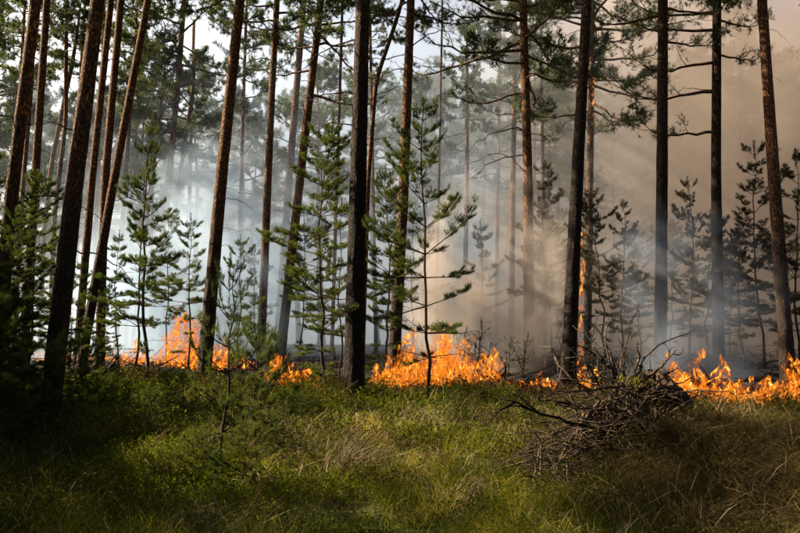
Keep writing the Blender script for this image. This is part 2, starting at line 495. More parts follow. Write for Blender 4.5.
def crown_mesh(name, seed, H, Rm, n, nl=0.12, nw=0.02, nper=14, top=1.0, subs=7, sp=7, skew=0.0, mat='needle'):
    rng = np.random.RandomState(seed)
    mb = MB()
    az = rng.rand() * 6.28
    for i in range(n):
        u = ((i + rng.rand() * 0.8) / n)
        z = H * u ** 0.92
        az += 2.4 + rng.normal() * 0.5
        prof = (0.62 + 0.55 * math.sin(math.pi * min(1, u * 0.85 + 0.12))) * (1 - 0.62 * u ** 3.0) * top
        L = Rm * prof * (0.5 + 0.65 * rng.rand()) * (1 + skew * math.cos(az))
        el = R(-8 + 52 * u ** 1.6 + rng.normal() * 12)
        dens = 0.5 + 0.5 * min(1, u * 2.5 + 0.2)
        if rng.rand() < 0.10 and u < 0.5: dens *= 0.25
        limb(mb, rng, (0, 0, z), az, el, L, 0.012 + 0.014 * L, subs, sp, nl, nw, nper, droop=0.14 * (1 - u), bare=0.38 * (1 - u) + 0.08, dens=dens)
    # leader tufts
    m = 40
    B = np.stack([rng.normal(size=m) * 0.25, rng.normal(size=m) * 0.25, H * (0.93 + 0.12 * rng.rand(m))], -1)
    shoots(mb, B, np.tile([0, 0, 1.0], (m, 1)) + 0.5 * rng.normal(size=(m, 3)), 0.2, nper, nl, nw, rng)
    return mb.mesh(name, [M['bark_far'], M[mat]])

CROWNS = [crown_mesh('crown_%s' % 'abcdefgh'[i], 100 + i, 7.0, (2.3, 2.7, 2.0, 2.6, 2.2, 2.9, 1.9, 2.4)[i], (30, 34, 27, 36, 30, 32, 26, 33)[i],
                      0.13, 0.019, 20, subs=8, sp=12) for i in range(8)]
CH = 7.0

# ------------------------------------------------------------------ trunks
def trunk_mesh(name, path, rad, seed, segs=28, rings=160, mat=None, flare=0.35):
    """path: control points (n,3) from the ground up, rad: radii at them; bark relief cut into the surface"""
    rng = np.random.RandomState(seed)
    path = np.asarray(path, float)
    s = np.concatenate([[0], np.cumsum(np.linalg.norm(np.diff(path, axis=0), axis=1))])
    t = np.linspace(0, 1, rings) * s[-1]
    # smooth the control polygon
    P = np.stack([np.interp(t, s, path[:, k]) for k in range(3)], -1)
    k = max(3, rings // 10) | 1
    ker = np.hanning(k + 2)[1:-1]; ker /= ker.sum()
    Pp = np.concatenate([P[:1] + (P[:1] - P[1:2]) * np.arange(k // 2, 0, -1)[:, None], P, P[-1:] + (P[-1:] - P[-2:-1]) * np.arange(1, k // 2 + 1)[:, None]])
    P = np.stack([np.convolve(Pp[:, c], ker, 'valid') for c in range(3)], -1)
    rr = np.interp(t, s, rad)
    rr = rr * (1 + flare * np.exp(-t / 0.28))
    th = np.arange(segs)
    TH, T = np.meshgrid(th, t)
    ang = TH / segs * 2 * np.pi
    cx = np.cos(ang) * 3.0; cyy = np.sin(ang) * 3.0
    n1 = fbm(cx * 1.6 + seed, T * 1.4 + cyy * 1.7, seed % 50, 3)
    n2 = vnoise(cx * 4.0 + seed + T * 0.7, T * 5.0 + cyy * 4.1, seed % 31)
    fade = np.clip(1 - T / 9.0, 0.25, 1)
    rough = 1 + (n1 - 0.5) * 0.20 * fade + (n2 - 0.5) * 0.13 * fade
    mb = MB()
    tube(mb, P, rr, segs, 0, rough=rough)
    return mb.mesh(name, mat or M['bark'], smooth=True), P, rr

def dead_branch_mesh(rng, L, r, segs=4, twigs=3):
    """a dry side branch starting at the origin along +x, sagging and hooked"""
    mb = MB()
    dz = rng.normal() * 0.2
    p = bez(np.zeros(3), np.array([L * 0.35, rng.normal() * 0.1 * L, (0.10 + dz * 0.3) * L]), np.array([L * 0.75, rng.normal() * 0.2 * L, (0.05 + dz) * L]),
            np.array([L * 0.95, rng.normal() * 0.25 * L, (-0.28 + dz) * L]), 10)
    p[1:] += rng.normal(size=(9, 3)) * 0.018 * L
    tube(mb, p, np.linspace(r, r * 0.3, 10), segs, 0)
    for k in range(twigs):
        i = rng.randint(3, 9)
        d = norm(rng.normal(size=3) + np.array([0.6, 0, 0.0]))
        l = L * (0.12 + 0.22 * rng.rand())
        q = np.array([p[i], p[i] + d * l * 0.5 + rng.normal(size=3) * 0.06 * l, p[i] + d * l])
        tube(mb, q, [r * 0.4, r * 0.3, r * 0.15], 3, 0)
    return mb.mesh('dead_branch', M['twig'])

_rb = np.random.RandomState(3)
DEADB = [dead_branch_mesh(_rb, 1.0, 0.014, twigs=t) for t in (0, 1, 2, 3, 4, 5, 2, 3)]

def axis_at(P, z):
    i = int(np.clip(np.searchsorted(P[:, 2], z), 1, len(P) - 1))
    f = (z - P[i - 1, 2]) / max(1e-6, P[i, 2] - P[i - 1, 2])
    return P[i - 1] + (P[i] - P[i - 1]) * f, norm(P[i] - P[i - 1])

def pine(Yd, pts, w0, w1, H, crown=None, cz=None, dead=(), seed=1, label='', group=None, segs=28, rings=160, cscale=1.0, limbs=(), bark='bark'):
    """pts: photo pixels along the trunk from low to high; w0, w1: its width in photo pixels at the first and last of them"""
    W = [at(px, py, Yd) for (px, py) in pts]
    x0 = W[0][0] + (W[0][0] - W[1][0]) * (W[0][2] - ground_h(W[0][0], Yd)) / max(0.5, (W[1][2] - W[0][2]))
    gz = float(ground_h(x0, Yd))
    base = np.array([x0, Yd, gz - 0.15])
    if W[0][2] < gz + 0.3: W = W[1:]
    W = [base] + W
    zz = np.array([p[2] for p in W])
    r0 = w0 / F * Yd / 2; r1 = w1 / F * Yd / 2
    top = W[-1]; d = norm(W[-1] - W[-2]) * np.array([0.6, 0.6, 1.0])
    tz = gz + H
    rad = [r0 + (r1 - r0) * (z - zz[0]) / (zz[-1] - zz[0]) for z in zz]
    if tz > top[2] + 0.5:
        W.append(top + d / d[2] * (tz - top[2]) * 0.55); rad.append(r1 * 0.62)
        W.append(top + d / d[2] * (tz - top[2])); rad.append(r1 * 0.12)
    W = np.array(W)
    rng = np.random.RandomState(seed + 1000)
    t = thing('pine_tree', label, 'pine tree', (x0, Yd, gz), group)
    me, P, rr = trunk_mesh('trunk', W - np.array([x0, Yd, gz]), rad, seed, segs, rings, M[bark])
    tk = obj('trunk', me, t)
    if crown is not None:
        c0 = cz if cz is not None else H * 0.55
        q, ax = axis_at(P, c0)
        rot = Vector((0, 0, 1)).rotation_difference(Vector(ax)).to_euler()
        m = Matrix.Rotation(rng.rand() * 6.28, 3, 'Z')
        e = (rot.to_matrix() @ m).to_euler()
        hs = (H - c0) / CH
        obj('crown', CROWNS[crown], t, q, e, (hs * cscale, hs * cscale, hs))
    for (py, side, Lm) in dead:              # side: angle round the trunk, 0 = to the right in the picture
        z = at(pts[0][0], py, Yd)[2] - gz
        q, ax = axis_at(P, z)
        rloc = float(np.interp(z, P[:, 2], rr))
        a = side + rng.normal() * 0.15
        o = obj('dead_branch', DEADB[rng.randint(8)], tk, q + 0.9 * rloc * np.array([math.cos(a), math.sin(a), 0]), (rng.normal() * 0.3, R(rng.normal() * 8), a), Lm)
    for (py, az, el, L, dens) in limbs:
        z = at(pts[0][0], py, Yd)[2] - gz
        q, ax = axis_at(P, z)
        lm = MB()
        limb(lm, rng, q, az, R(el), L, 0.02 + 0.012 * L, 7, 7, 0.11, 0.012, 18, droop=0.22, bare=0.3, dens=dens)
        obj('limb', lm.mesh('limb', [M['bark_far'], M['needle']]), tk)
    return t, P

PI = math.pi
G_L = 'pines standing before the smoke'
pine(12.0, [(-3, 352), (13, 180), (36, 0)], 15, 11, 17, 0, 8.6, [(300, 0, .9), (205, 0, 1.2), (120, PI, 1.0)], 1, 'thick dark pine trunk cut by the left edge of the picture')
pine(18.0, [(24, 350), (35, 180), (47, 0)], 9, 7, 16, 1, 10.0, [(150, 0, .8), (90, PI, .9), (210, 0, .7)], 2, 'slim brown pine between the thick edge trunk and the thickest leaning trunk')
pine(12.0, [(55, 362), (75, 180), (98, 0)], 21, 14, 18, 2, 9.0, [(330, 0, .8), (250, 0, 1.0), (130, PI, 1.0)], 3, 'thickest dark pine trunk leaning right among dense young pines at left')
pine(20.0, [(78, 345), (92, 180), (111, 0)], 8, 6.5, 17, 3, 10.5, [(60, 0, .9)], 4, 'straight orange barked pine half hidden behind the thickest leaning trunk')
pine(21.0, [(100, 345), (105, 180), (121, 0)], 9, 7, 18, 4, 11.0, [(100, 0, .9), (160, PI, .8)], 5, 'steep pine crossing behind a more slanted one, blue smoke at its foot')
pine(18.0, [(84, 347), (114, 180), (148, 0)], 10, 7, 17, 5, 10.2, [(70, 0, 1.0), (200, 0, .8)], 6, 'strongly slanted slender pine crossing in front of a steeper one')
pine(30.0, [(150, 345), (169, 180), (179, 70), (184, 0)], 7, 5, 17, 1, 9.0, [(130, 0, 1.0), (150, PI, 1.2)], 7, 'crooked pine with full green crown against white sky, upper left', segs=16, rings=60)
pine(32.0, [(160, 345), (179, 180), (193, 90), (195, 50)], 5, 4, 12.5, 6, 7.5, [(170, PI, .8)], 8, 'thin curved pine just right of the crooked full crowned pine', segs=14, rings=60)
pine(19.0, [(205, 362), (221, 180), (240, 0)], 14, 10, 17, 3, 9.6, [(188, 0, .55), (199, 0, .7), (228, 0, .55), (245, 0, .5), (150, 0, .35), (20, PI, .7)], 9, 'tall leaning pine with hooked dead twigs, bright smoke behind, fire at foot')
pine(24.0, [(261, 350), (268, 180), (272, 90), (277, 0)], 9, 6, 17, 4, 10.2, [(60, PI, 1.3), (140, PI, .9), (30, 0, .9)], 10, 'slim straight pine left of the hazy grey trunk, white smoke behind', segs=18, rings=80)
pine(36.0, [(278, 345), (289, 180), (304, 0)], 9, 6, 21, 0, 14.0, [(150, PI, 1.2), (80, 0, 1.2)], 11, 'pale hazy grey pine trunk between two slim reddish pines', segs=16, rings=60)
pine(24.0, [(281, 350), (300, 180), (321, 0)], 10, 7, 17, 7, 9.8, [(160, 0, 1.4), (60, PI, .8)], 12, 'reddish slanted pine just right of the hazy grey trunk', segs=18, rings=80,
     limbs=[(45, 0.1, 18, 2.2, .8), (95, -0.2, -12, 2.4, .8), (70, 2.9, 5, 1.8, .8), (25, -0.3, 10, 2.0, 1.0)])
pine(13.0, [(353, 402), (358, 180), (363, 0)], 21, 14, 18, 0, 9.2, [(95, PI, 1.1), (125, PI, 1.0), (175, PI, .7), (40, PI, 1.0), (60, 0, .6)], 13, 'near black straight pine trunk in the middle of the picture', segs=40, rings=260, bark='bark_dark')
pine(20.0, [(362, 350), (368, 180), (376, 80), (400, 10)], 6, 4, 12.0, 6, 8.6, [(60, 0, 1.1), (95, 0, 1.0), (140, 0, .8)], 14, 'thin yellowish bent young pine rising behind the black middle trunk', segs=14, rings=80)
pine(19.0, [(394, 360), (404, 180), (411, 0)], 13, 8, 16, 5, 9.0, [(20, 0, .9), (70, PI, 1.0), (110, 0, .9), (45, 0, 1.2)], 15, 'brown pine right of the black middle trunk, lower trunk veiled in smoke')
pine(34.0, [(464, 340), (467, 180), (467, 80)], 5, 4, 14.5, 6, 9.3, [(180, 0, 1.6), (150, PI, 2.0), (120, 0, 1.8), (165, 0, 1.9), (135, PI, 1.8)], 16, 'sparse hazy pine with bare spreading branches above the smoke plume', segs=12, rings=50, cscale=.75)
pine(33.0, [(511, 345), (513, 180), (515, 60)], 6, 5, 17, 3, 9.5, [(150, PI, 1.2)], 17, 'thin sunlit orange pine just left of the dark crowned pine', segs=12, rings=50)
pine(21.0, [(529, 352), (528, 180), (523, 0)], 11, 8, 15, 5, 7.4, [(130, PI, 1.6), (155, PI, 1.5), (172, PI, 1.3), (140, 0, .8), (170, 0, .5)], 18, 'dark pine with low spreading crown standing in the brown smoke plume', segs=22, rings=110, cscale=1.05,
     limbs=[(50, 3.3, -2, 2.9, 1.0), (75, 0.1, 0, 2.0, 1.1), (20, 2.9, 10, 2.6, 1.1)])
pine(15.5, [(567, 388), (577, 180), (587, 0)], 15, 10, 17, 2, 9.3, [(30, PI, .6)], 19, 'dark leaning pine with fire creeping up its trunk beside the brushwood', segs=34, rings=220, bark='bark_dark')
TB, PB = pine(24.0, [(587, 352), (590, 180), (592, 20)], 8, 6, 15, 7, 7.4, [(135, 0, 1.3), (120, PI, 1.0), (160, PI, .7)], 20, 'thin burning pine with dark crown behind the leaning trunk', segs=18, rings=80, cscale=1.05,
     limbs=[(85, 0.2, -4, 2.5, 2.0), (60, -0.4, 4, 2.4, 2.0), (70, 3.0, 0, 1.8, 1.6), (30, 0.1, 5, 2.4, 2.0), (110, 0.3, -10, 1.8, 1.6), (20, 3.2, 5, 2.0, 1.8)])
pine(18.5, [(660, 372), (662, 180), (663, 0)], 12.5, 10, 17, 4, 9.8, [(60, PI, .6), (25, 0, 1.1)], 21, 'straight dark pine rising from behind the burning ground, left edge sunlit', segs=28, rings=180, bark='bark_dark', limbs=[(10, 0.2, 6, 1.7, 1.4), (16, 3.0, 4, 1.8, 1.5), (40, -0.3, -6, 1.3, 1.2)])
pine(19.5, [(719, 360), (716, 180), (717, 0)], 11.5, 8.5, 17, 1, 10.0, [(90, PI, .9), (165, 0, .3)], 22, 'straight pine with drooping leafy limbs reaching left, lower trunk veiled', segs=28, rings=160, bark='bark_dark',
     limbs=[(14, 3.1, 10, 2.3, 1.5), (30, 3.0, 8, 2.3, 1.5), (62, 3.3, 0, 2.2, 1.3), (92, 2.9, 2, 2.4, 1.4), (132, 3.2, 2, 1.9, 1.2), (20, 0.3, 5, 1.5, 1.2), (55, 0.2, 0, 1.3, 1.0)])
pine(18.5, [(788, 368), (774, 180), (762, 0)], 14, 9.5, 17, 7, 9.6, [(30, 0, .5), (75, 0, .3)], 23, 'golden sunlit pine leaning left, rightmost of the tall trunks', segs=28, rings=160)
pine(42.0, [(739, 345), (740, 180), (741, 70)], 6, 5, 19, 2, 10.5, [(110, 0, 1.2)], 24, 'ghostly grey pine in dense smoke between two rightmost near trunks', segs=12, rings=40)
pine(26.0, [(40, 345), (44, 230), (52, 160), (73, 60)], 5, 4, 12.5, 6, 9.2, [(120, 0, .8)], 25, 'thin wavy pine stem bending right behind the leftmost thick trunks', segs=12, rings=60)
pine(25.0, [(50, 345), (54, 220), (66, 120), (66, 50)], 5, 4, 13, 2, 9.4, [(100, PI, .7)], 26, 'second thin wavy stem, the straighter one behind the leftmost thick trunks', segs=12, rings=60)
pine(24.0, [(14, 345), (22, 200), (31, 90)], 5, 4, 13, 4, 9.0, [(130, PI, .9)], 27, 'thin dark stem beside the thick trunk at left edge', segs=12, rings=50)
pine(29.0, [(116, 345), (125, 180), (132, 90)], 5, 4, 14, 1, 9.5, [(120, 0, .9)], 28, 'thin dark pine right of the crossing slanted pines', segs=12, rings=50)
pine(30.0, [(132, 345), (152, 180), (163, 90)], 4, 3, 12, 3, 8.0, [(150, 0, .8)], 29, 'thinnest slanted stem left of the crooked full crowned pine', segs=12, rings=50)

for k, (px, Yd, dx, w, lab) in enumerate([(6, 27, 18, 4, 'thin dark stem nearest the left edge, behind the thick edge trunk'), (30, 33, 14, 5, 'pale thin stem seen right of the thick edge trunk'), (64, 31, 20, 4, 'thin stem touching the left side of the thickest trunk'),
                                (92, 34, 12, 4, 'thin upright stem behind the orange barked pine'), (126, 36, 16, 4, 'thin stem standing in blue smoke right of the slanted pine'), (186, 36, 8, 4, 'thin grey stem in white smoke left of the tall leaning pine'),
                                (236, 33, 10, 4, 'thin grey stem in white smoke right of the tall leaning pine'), (332, 29, 10, 4, 'thin stem left of the black middle trunk, mostly behind a young pine'), (376, 31, -6, 4, 'thin stem close behind the black middle trunk'),
                                (436, 30, 6, 3, 'thin grey stem behind the open tiered young pine'), (496, 38, 4, 4, 'thin grey stem in the plume, left of the sunlit orange pine'), (545, 34, -4, 4, 'thin grey stem between plume pine and leaning burning trunk')]):
    pine(float(Yd), [(px, 345), (px + dx * .5, 180), (px + dx, 20)], w, w * .75, 15 + (k % 4), None if k % 2 else (k * 3) % 8, 9.5 + (k % 3), [(150, (k % 2) * PI, 1.0), (100, ((k + 1) % 2) * PI, 1.2), (200, (k % 2) * PI, .8)], 60 + k, lab, segs=10, rings=40, cscale=.8)

# ------------------------------------------------------------------ forest behind
rngf = np.random.RandomState(42)
def std_trunk(seed, H, r):
    rng = np.random.RandomState(seed)
    z = np.linspace(0, H, 6)
    p = np.stack([np.cumsum(rng.normal(size=6)) * 0.12, np.cumsum(rng.normal(size=6)) * 0.12, z], -1); p[0, :2] = 0
    me, P, rr = trunk_mesh('trunk', p, np.linspace(r, r * 0.15, 6), seed, 12, 40, M['bark_far'])
    return me, P
STD = [std_trunk(300 + i, 17.0, 0.17 + 0.02 * i) for i in range(4)]
# (photo x of the foot, distance, height, crown base share, crown, place words)
FAR = [(-25, 34, 15, .45, 0), (8, 34, 11, .32, 6), (22, 42, 13, .32, 2), (72, 37, 11.5, .30, 7), (96, 45, 13.5, .32, 3), (124, 47, 14.5, .35, 0), (152, 35, 9.5, .28, 6), (28, 46, 15, .5, 1), (106, 44, 14, .45, 4), 
       (142, 38, 14.5, .42, 2), (200, 42, 15, .42, 6), (216, 56, 17, .5, 1), (236, 44, 14, .45, 7), (254, 52, 15, .45, 4), (300, 47, 15, .45, 3),
       (322, 40, 14.5, .42, 0), (378, 46, 16, .42, 1), (398, 56, 18, .45, 7), (424, 40, 14, .45, 2), (438, 52, 18, .42, 3), (452, 60, 20, .45, 4),
       (484, 48, 16, .42, 0), (498, 56, 18, .45, 6), (548, 46, 16, .42, 5), (610, 38, 11.5, .30, 1), (632, 46, 15, .40, 7), (690, 50, 17, .45, 3), (762, 46, 18, .42, 4), (804, 52, 19, .45, 0),
       (536, 40, 16, .5, 3), (562, 55, 18, .45, 2), (576, 44, 16, .5, 6), (654, 40, 15, .5, 4), (676, 56, 18, .45, 1), (702, 42, 16, .5, 0), (726, 58, 18, .45, 5), (782, 42, 16, .5, 6),
       (-70, 30, 15, .5, 3), (-140, 36, 16, .5, 1), (-95, 44, 17, .5, 4), (870, 40, 17, .5, 2), (930, 32, 16, .5, 5)]
ORD = ['first', 'second', 'third', 'fourth', 'fifth', 'sixth', 'seventh', 'eighth', 'ninth', 'tenth', 'eleventh', 'twelfth', 'thirteenth', 'fourteenth', 'fifteenth', 'sixteenth', 'seventeenth', 'eighteenth', 'nineteenth', 'twentieth']
seenf = sorted([f for f in FAR if 0 <= f[0] <= 800])
def far_label(f):
    if f not in seenf: return 'distant pine standing outside the picture at its %s side' % ('left' if f[0] < 400 else 'right')
    if f[0] < 270:
        k = [g for g in seenf if g[0] < 270].index(f)
        return 'distant green pine crown against bright sky, %s from the left edge' % ORD[k]
    if f[0] < 510:
        k = [g for g in seenf if 270 <= g[0] < 510].index(f)
        return 'distant bluish pine in haze, %s one right of the tall leaning pine' % ORD[k]
    k = [g for g in seenf if g[0] >= 510].index(f)
    return 'distant pine faint in brown smoke, %s one right of the plume pine' % ORD[k]
for i, f in enumerate(FAR):
    px, Yd, H, cs, c = f
    x = xat(px, Yd)
    gz = float(ground_h(x, Yd))
    t = thing('pine_tree', far_label(f), 'pine tree', (x, Yd, gz - 0.1), 'distant pines behind the smoke', (0, 0, rngf.rand() * 6.28))
    me, P = STD[i % 4]
    s = H / 17.0
    obj('trunk', me, t, scl=s)
    q, ax = axis_at(P * s, H * cs)
    hs = H * (1 - cs) / CH
    obj('crown', CROWNS[c], t, q, (0, 0, rngf.rand() * 6.28), (hs * 1.12, hs * 1.12, hs))

# the wood beyond, too far to tell its trees apart
mb = MB(); rngw = np.random.RandomState(64)
for k in range(40):
    yw = 64 + 40 * rngw.rand(); xw = (rngw.rand() * 2 - 1) * 0.62 * yw; hw = 8 + 6 * rngw.rand(); gw = float(ground_h(xw, yw))
    tube(mb, np.array([[xw, yw, gw - 0.2], [xw + rngw.normal() * .4, yw, gw + hw * .5], [xw + rngw.normal() * .6, yw, gw + hw]]), [0.2, 0.14, 0.03], 6, 0)
    for i in range(13):
        u = (0.15 if k % 3 == 0 else 0.45) + 0.55 * rngw.rand() * (1.5 if k % 3 == 0 else 1)
        az = rngw.rand() * 6.28; L = (0.9 + 1.8 * rngw.rand()) * (1.25 - 0.8 * min(1, u))
        limb(mb, rngw, (xw, yw, gw + hw * min(u, 1.0)), az, R(rngw.normal() * 15 + 15), L, 0.03, 4, 5, 0.3, 0.06, 10)
tag(obj('distant_forest', mb.mesh('distant_forest', [M['bark_far'], M['needle']])), 'far wood of pines closing the view behind the smoke', kind='stuff')

# unseen pines added beside and behind the camera to shade the foreground
SHADE = [(-9.5, 1.0, 15, 5), (-12.5, -0.5, 16, 1), (-6.5, -2.5, 14, 0), (-10.0, -6.0, 16, 2), (-3.0, -5.0, 17, 7), (2.0, -3.5, 16, 1), (5.5, -6.0, 17, 3), (8.0, -1.0, 16, 5),
         (10.0, 3.5, 17, 0), (12.5, 8.0, 17, 4), (-1.0, -9.5, 18, 6), (-4.5, 1.5, 13, 3), (5.0, 0.5, 14, 1), (9.0, 6.5, 16, 2), (-7.6, 9.6, 3.2, 0), (-8.6, 12.0, 3.4, 3), (-6.2, 7.4, 3.5, 5), (-5.6, 6.2, 3.4, 7),
         (-12.0, 6.1, 15, 1), (-15.5, 6.2, 16, 5), (-19.0, 6.2, 17, 3), (-9.5, 11.8, 14.5, 6), (-15.5, 12.0, 8.0, 4), (-16.5, 14.5, 8.5, 2), (-14.0, 10.0, 6.6, 0), (-12.0, 12.2, 6.0, 3), (-10.5, 9.4, 4.8, 5)]
for i, (x, y, H, c) in enumerate(SHADE):
    gz = float(ground_h(x, y))
    t = thing('pine_tree', 'unseen pine added outside the picture to shade the foreground', 'pine tree', (x, y, gz - 0.1), 'unseen pines added for shade', (0, 0, rngf.rand() * 6.28))
    me, P = STD[(i + 1) % 4]
    s = H / 17.0
    obj('trunk', me, t, scl=s)
    cb = 0.25 if H < 9 else (0.66 if y > 10 else 0.45)
    q, ax = axis_at(P * s, H * cb)
    hs = H * (1 - cb) / CH
    obj('crown', CROWNS[c], t, q, (0, 0, rngf.rand() * 6.28), (hs * (1.6 if H < 9 else 1.25), hs * (1.6 if H < 9 else 1.25), hs))

# ------------------------------------------------------------------ young pines
def sapling_meshes(seed, H, Rm, whorl=0.42, per=5, nl=0.065, nw=0.0055, nper=46, r0=0.03, bare=0.25, mat='needle_young', gap=0.15, wob=0.06, up=0.5, taper=0.75, irr=0.7, sd=1.0):
    rng = np.random.RandomState(seed)
    wood = MB(); mb = MB()
    n = 14
    z = np.linspace(0, H, n)
    P = np.stack([np.cumsum(rng.normal(size=n)) * wob * H / n * 2, np.cumsum(rng.normal(size=n)) * wob * H / n * 2, z], -1); P[:2, :2] = 0
    tube(wood, P, np.linspace(r0, r0 * 0.18, n), 8, 0)
    zc = H * bare * 0.6
    while zc < H - 0.08:
        u = zc / H
        live = u > bare
        prof = (1 - u) ** taper * (0.55 + 0.75 * min(1, u / 0.45)) + 0.06
        q = np.array([np.interp(zc, P[:, 2], P[:, k]) for k in range(3)])
        a0 = rng.rand() * 6.28
        for k in range(per):
            if rng.rand() < gap: continue
            az = a0 + k * 6.283 / per + rng.normal() * 0.25
            L = Rm * prof * (1.0 - irr * 0.6 + irr * 1.1 * rng.rand())
            el = R(0 + 34 * u + rng.normal() * 9)
            d = np.array([math.cos(az) * math.cos(el), math.sin(az) * math.cos(el), math.sin(el)])
            side = norm(np.cross(d, [0, 0, 1.0]))
            e = q + d * L + np.array([0, 0, up * L * (0.1 + 0.5 * u) - 0.12 * L])
            path = bez(q, q + d * L * 0.4, q + d * L * 0.75 - np.array([0, 0, 0.08 * L]), e, 6)
            tube(mb, path, np.linspace(0.004 + 0.006 * L, 0.0025, 6), 4, 0, cap=False)
            if not live:
                for _ in range(2):
                    i = rng.randint(2, 6)
                    tube(mb, np.array([path[i], path[i] + norm(rng.normal(size=3)) * 0.2 * L]), [0.004, 0.002], 3, 0, cap=False)
                if rng.rand() < 0.6: continue
            tan = norm(np.gradient(path, axis=0))
            B = [path[4]]; D = [tan[4]]; SL = [0.13 + 0.10 * L]
            ns = int((4 + L * 15) * sd)
            for m in range(ns):
                uu = 0.3 + 0.65 * (m + rng.rand()) / ns
                i = min(4, int(uu * 5)); f = uu * 5 - i
                p = path[i] * (1 - f) + path[i + 1] * f
                s = (1 if m % 2 else -1) * (0.6 + 0.4 * rng.rand())
                dv = norm(tan[i] + side * s + np.array([0, 0, 0.25 + 0.2 * rng.normal()]))
                sl = (0.08 + 0.24 * L * rng.rand()) * (1.15 - 0.5 * uu)
                tube(mb, np.array([p, p + dv * sl]), [0.004, 0.002], 3, 0, cap=False)
                B.append(p + dv * sl * 0.3); D.append(norm(dv + np.array([0, 0, 0.15]))); SL.append(sl * 0.8)
                if sl > 0.13:
                    for sgn in (-1, 1):
                        dv2 = norm(dv + sgn * np.cross(dv, [0, 0, 1]) * 0.7 + np.array([0, 0, 0.2]))
                        B.append(p + dv * sl * 0.55); D.append(dv2); SL.append(sl * 0.45)
            shoots(mb, np.array(B), np.array(D), np.array(SL), nper, nl, nw, rng, 0.75, 0.1)
        zc += whorl * (0.75 + 0.5 * rng.rand()) * (1.0 if u < 0.8 else 0.7)
    shoots(mb, np.array([[P[-1, 0], P[-1, 1], H - 0.2], P[-1]]), np.array([[0, 0, 1.0], [0.05, 0, 1.0]]), np.array([0.25, 0.18]), nper * 2, nl, nw, rng, 0.6)
    return wood.mesh('stem', M['bark_thin']), mb.mesh('crown', [M['bark_thin'], M[mat]])

SAP = {}
def sapling(key, px, Yd, top_py, label, group=None, rot=0.0, name='young_pine', wscale=1.0, lean=0.0, base=None):
    H0, stem, crown = SAP[key]
    x = xat(px, Yd) if base is None else base[0]
    gz = float(ground_h(x, Yd))
    H = at(px, top_py, Yd)[2] - gz
    t = thing(name, label, 'young pine', (x, Yd, gz - 0.03), group, (0, lean, rot))
    s = H / H0
    obj('stem', stem, t, scl=s); obj('crown', crown, t, scl=(s * wscale, s * wscale, s))
    return t
def mk(key, H, **kw):
    a, b = sapling_meshes(H=H, **kw); SAP[key] = (H, a, b)
mk('open', 4.4, seed=11, Rm=1.05, taper=0.6, irr=1.1, whorl=0.34, per=6, gap=0.2, r0=0.028, bare=0.28, nper=48, nw=0.0055, nl=0.052, wob=0.03)
mk('dense', 4.2, seed=12, Rm=0.60, taper=0.55, irr=1.2, whorl=0.25, per=6, gap=0.2, r0=0.026, bare=0.12, nper=46, nw=0.0058, nl=0.052, wob=0.05)
mk('slim', 3.8, seed=13, Rm=0.70, whorl=0.36, per=5, gap=0.2, taper=0.6, irr=1.1, r0=0.026, bare=0.22, nper=44, nw=0.0068, nl=0.058, wob=0.04)
mk('slim_b', 3.8, seed=14, Rm=0.80, whorl=0.40, per=5, gap=0.25, taper=0.55, irr=1.2, r0=0.024, bare=0.26, nper=44, nw=0.0068, nl=0.058, wob=0.04)
mk('scorched', 4.4, seed=15, Rm=0.80, whorl=0.32, per=6, gap=0.25, taper=0.6, irr=1.2, r0=0.028, bare=0.18, nper=40, nw=0.008, nl=0.06, mat='needle_scorched', wob=0.05)
mk('scorched_b', 4.0, seed=16, Rm=0.75, whorl=0.30, per=6, gap=0.35, taper=0.5, irr=1.3, r0=0.026, bare=0.22, nper=40, nw=0.008, nl=0.06, mat='needle_scorched', wob=0.07)
mk('small', 1.4, seed=17, Rm=0.55, whorl=0.24, per=5, gap=0.05, r0=0.014, bare=0.12, nper=56, nl=0.065, nw=0.004, up=0.9, sd=0.4)
mk('small_b', 1.3, seed=18, Rm=0.60, whorl=0.20, per=6, gap=0.05, r0=0.014, bare=0.04, nper=56, nl=0.065, nw=0.004, up=0.9, sd=0.85)
mk('bushy', 1.8, seed=19, Rm=0.85, whorl=0.20, per=7, gap=0.0, r0=0.02, bare=0.02, nper=50, nl=0.075, nw=0.005, up=0.8)

sapling('open', 428, 12.6, 108, 'open young pine with tiered green branches right of the middle trunk', rot=0.3, wscale=0.8)
sapling('dense', 326, 13.6, 122, 'dense bright green young pine just left of the black middle trunk', rot=1.0, wscale=1.1)
sapling('slim', 150, 16.5, 120, 'slender young pine with thin dark stem before the left fire', rot=2.0, lean=0.02, wscale=.6)
sapling('slim_b', 137, 17.2, 175, 'lower slender young pine close left of a thin dark stem', rot=0.5, lean=0.03)
sapling('slim', 190, 19.5, 220, 'young pine rising straight out of the tallest left flames', rot=4.0)
sapling('dense', 108, 17.5, 283, 'small bushy young pine at the foot of the slanted pines', rot=0.9)
sapling('slim_b', 240, 21.0, 240, 'thin young pine between the tall leaning pine and slim pine', rot=2.2, wscale=.7)
sapling('dense', 385, 16.5, 170, 'young pine with browned needles between middle trunk and brown pine', rot=3.3, wscale=.8)
sapling('slim_b', 340, 17.5, 205, 'thin young pine showing close behind the black middle trunk', rot=5.3, wscale=.9)
sapling('small', 225, 8.3, 276, 'knee high foreground pine with upright pale candles before the fire', rot=0.4, wscale=.55)
sapling('small_b', 258, 9.0, 322, 'smaller foreground pine right of the one with upright candles', rot=1.4, wscale=.7)
sapling('scorched', 551, 23.0, 168, 'smoke greyed young pine left of the leaning burning trunk', rot=0.0, wscale=.9)
sapling('scorched_b', 604, 22.0, 195, 'smoke greyed young pine right of the thin burning pine', rot=1.0)
sapling('scorched', 622, 21.5, 205, 'pointed hazy young pine left of the straight dark pine', rot=2.0, wscale=.75)
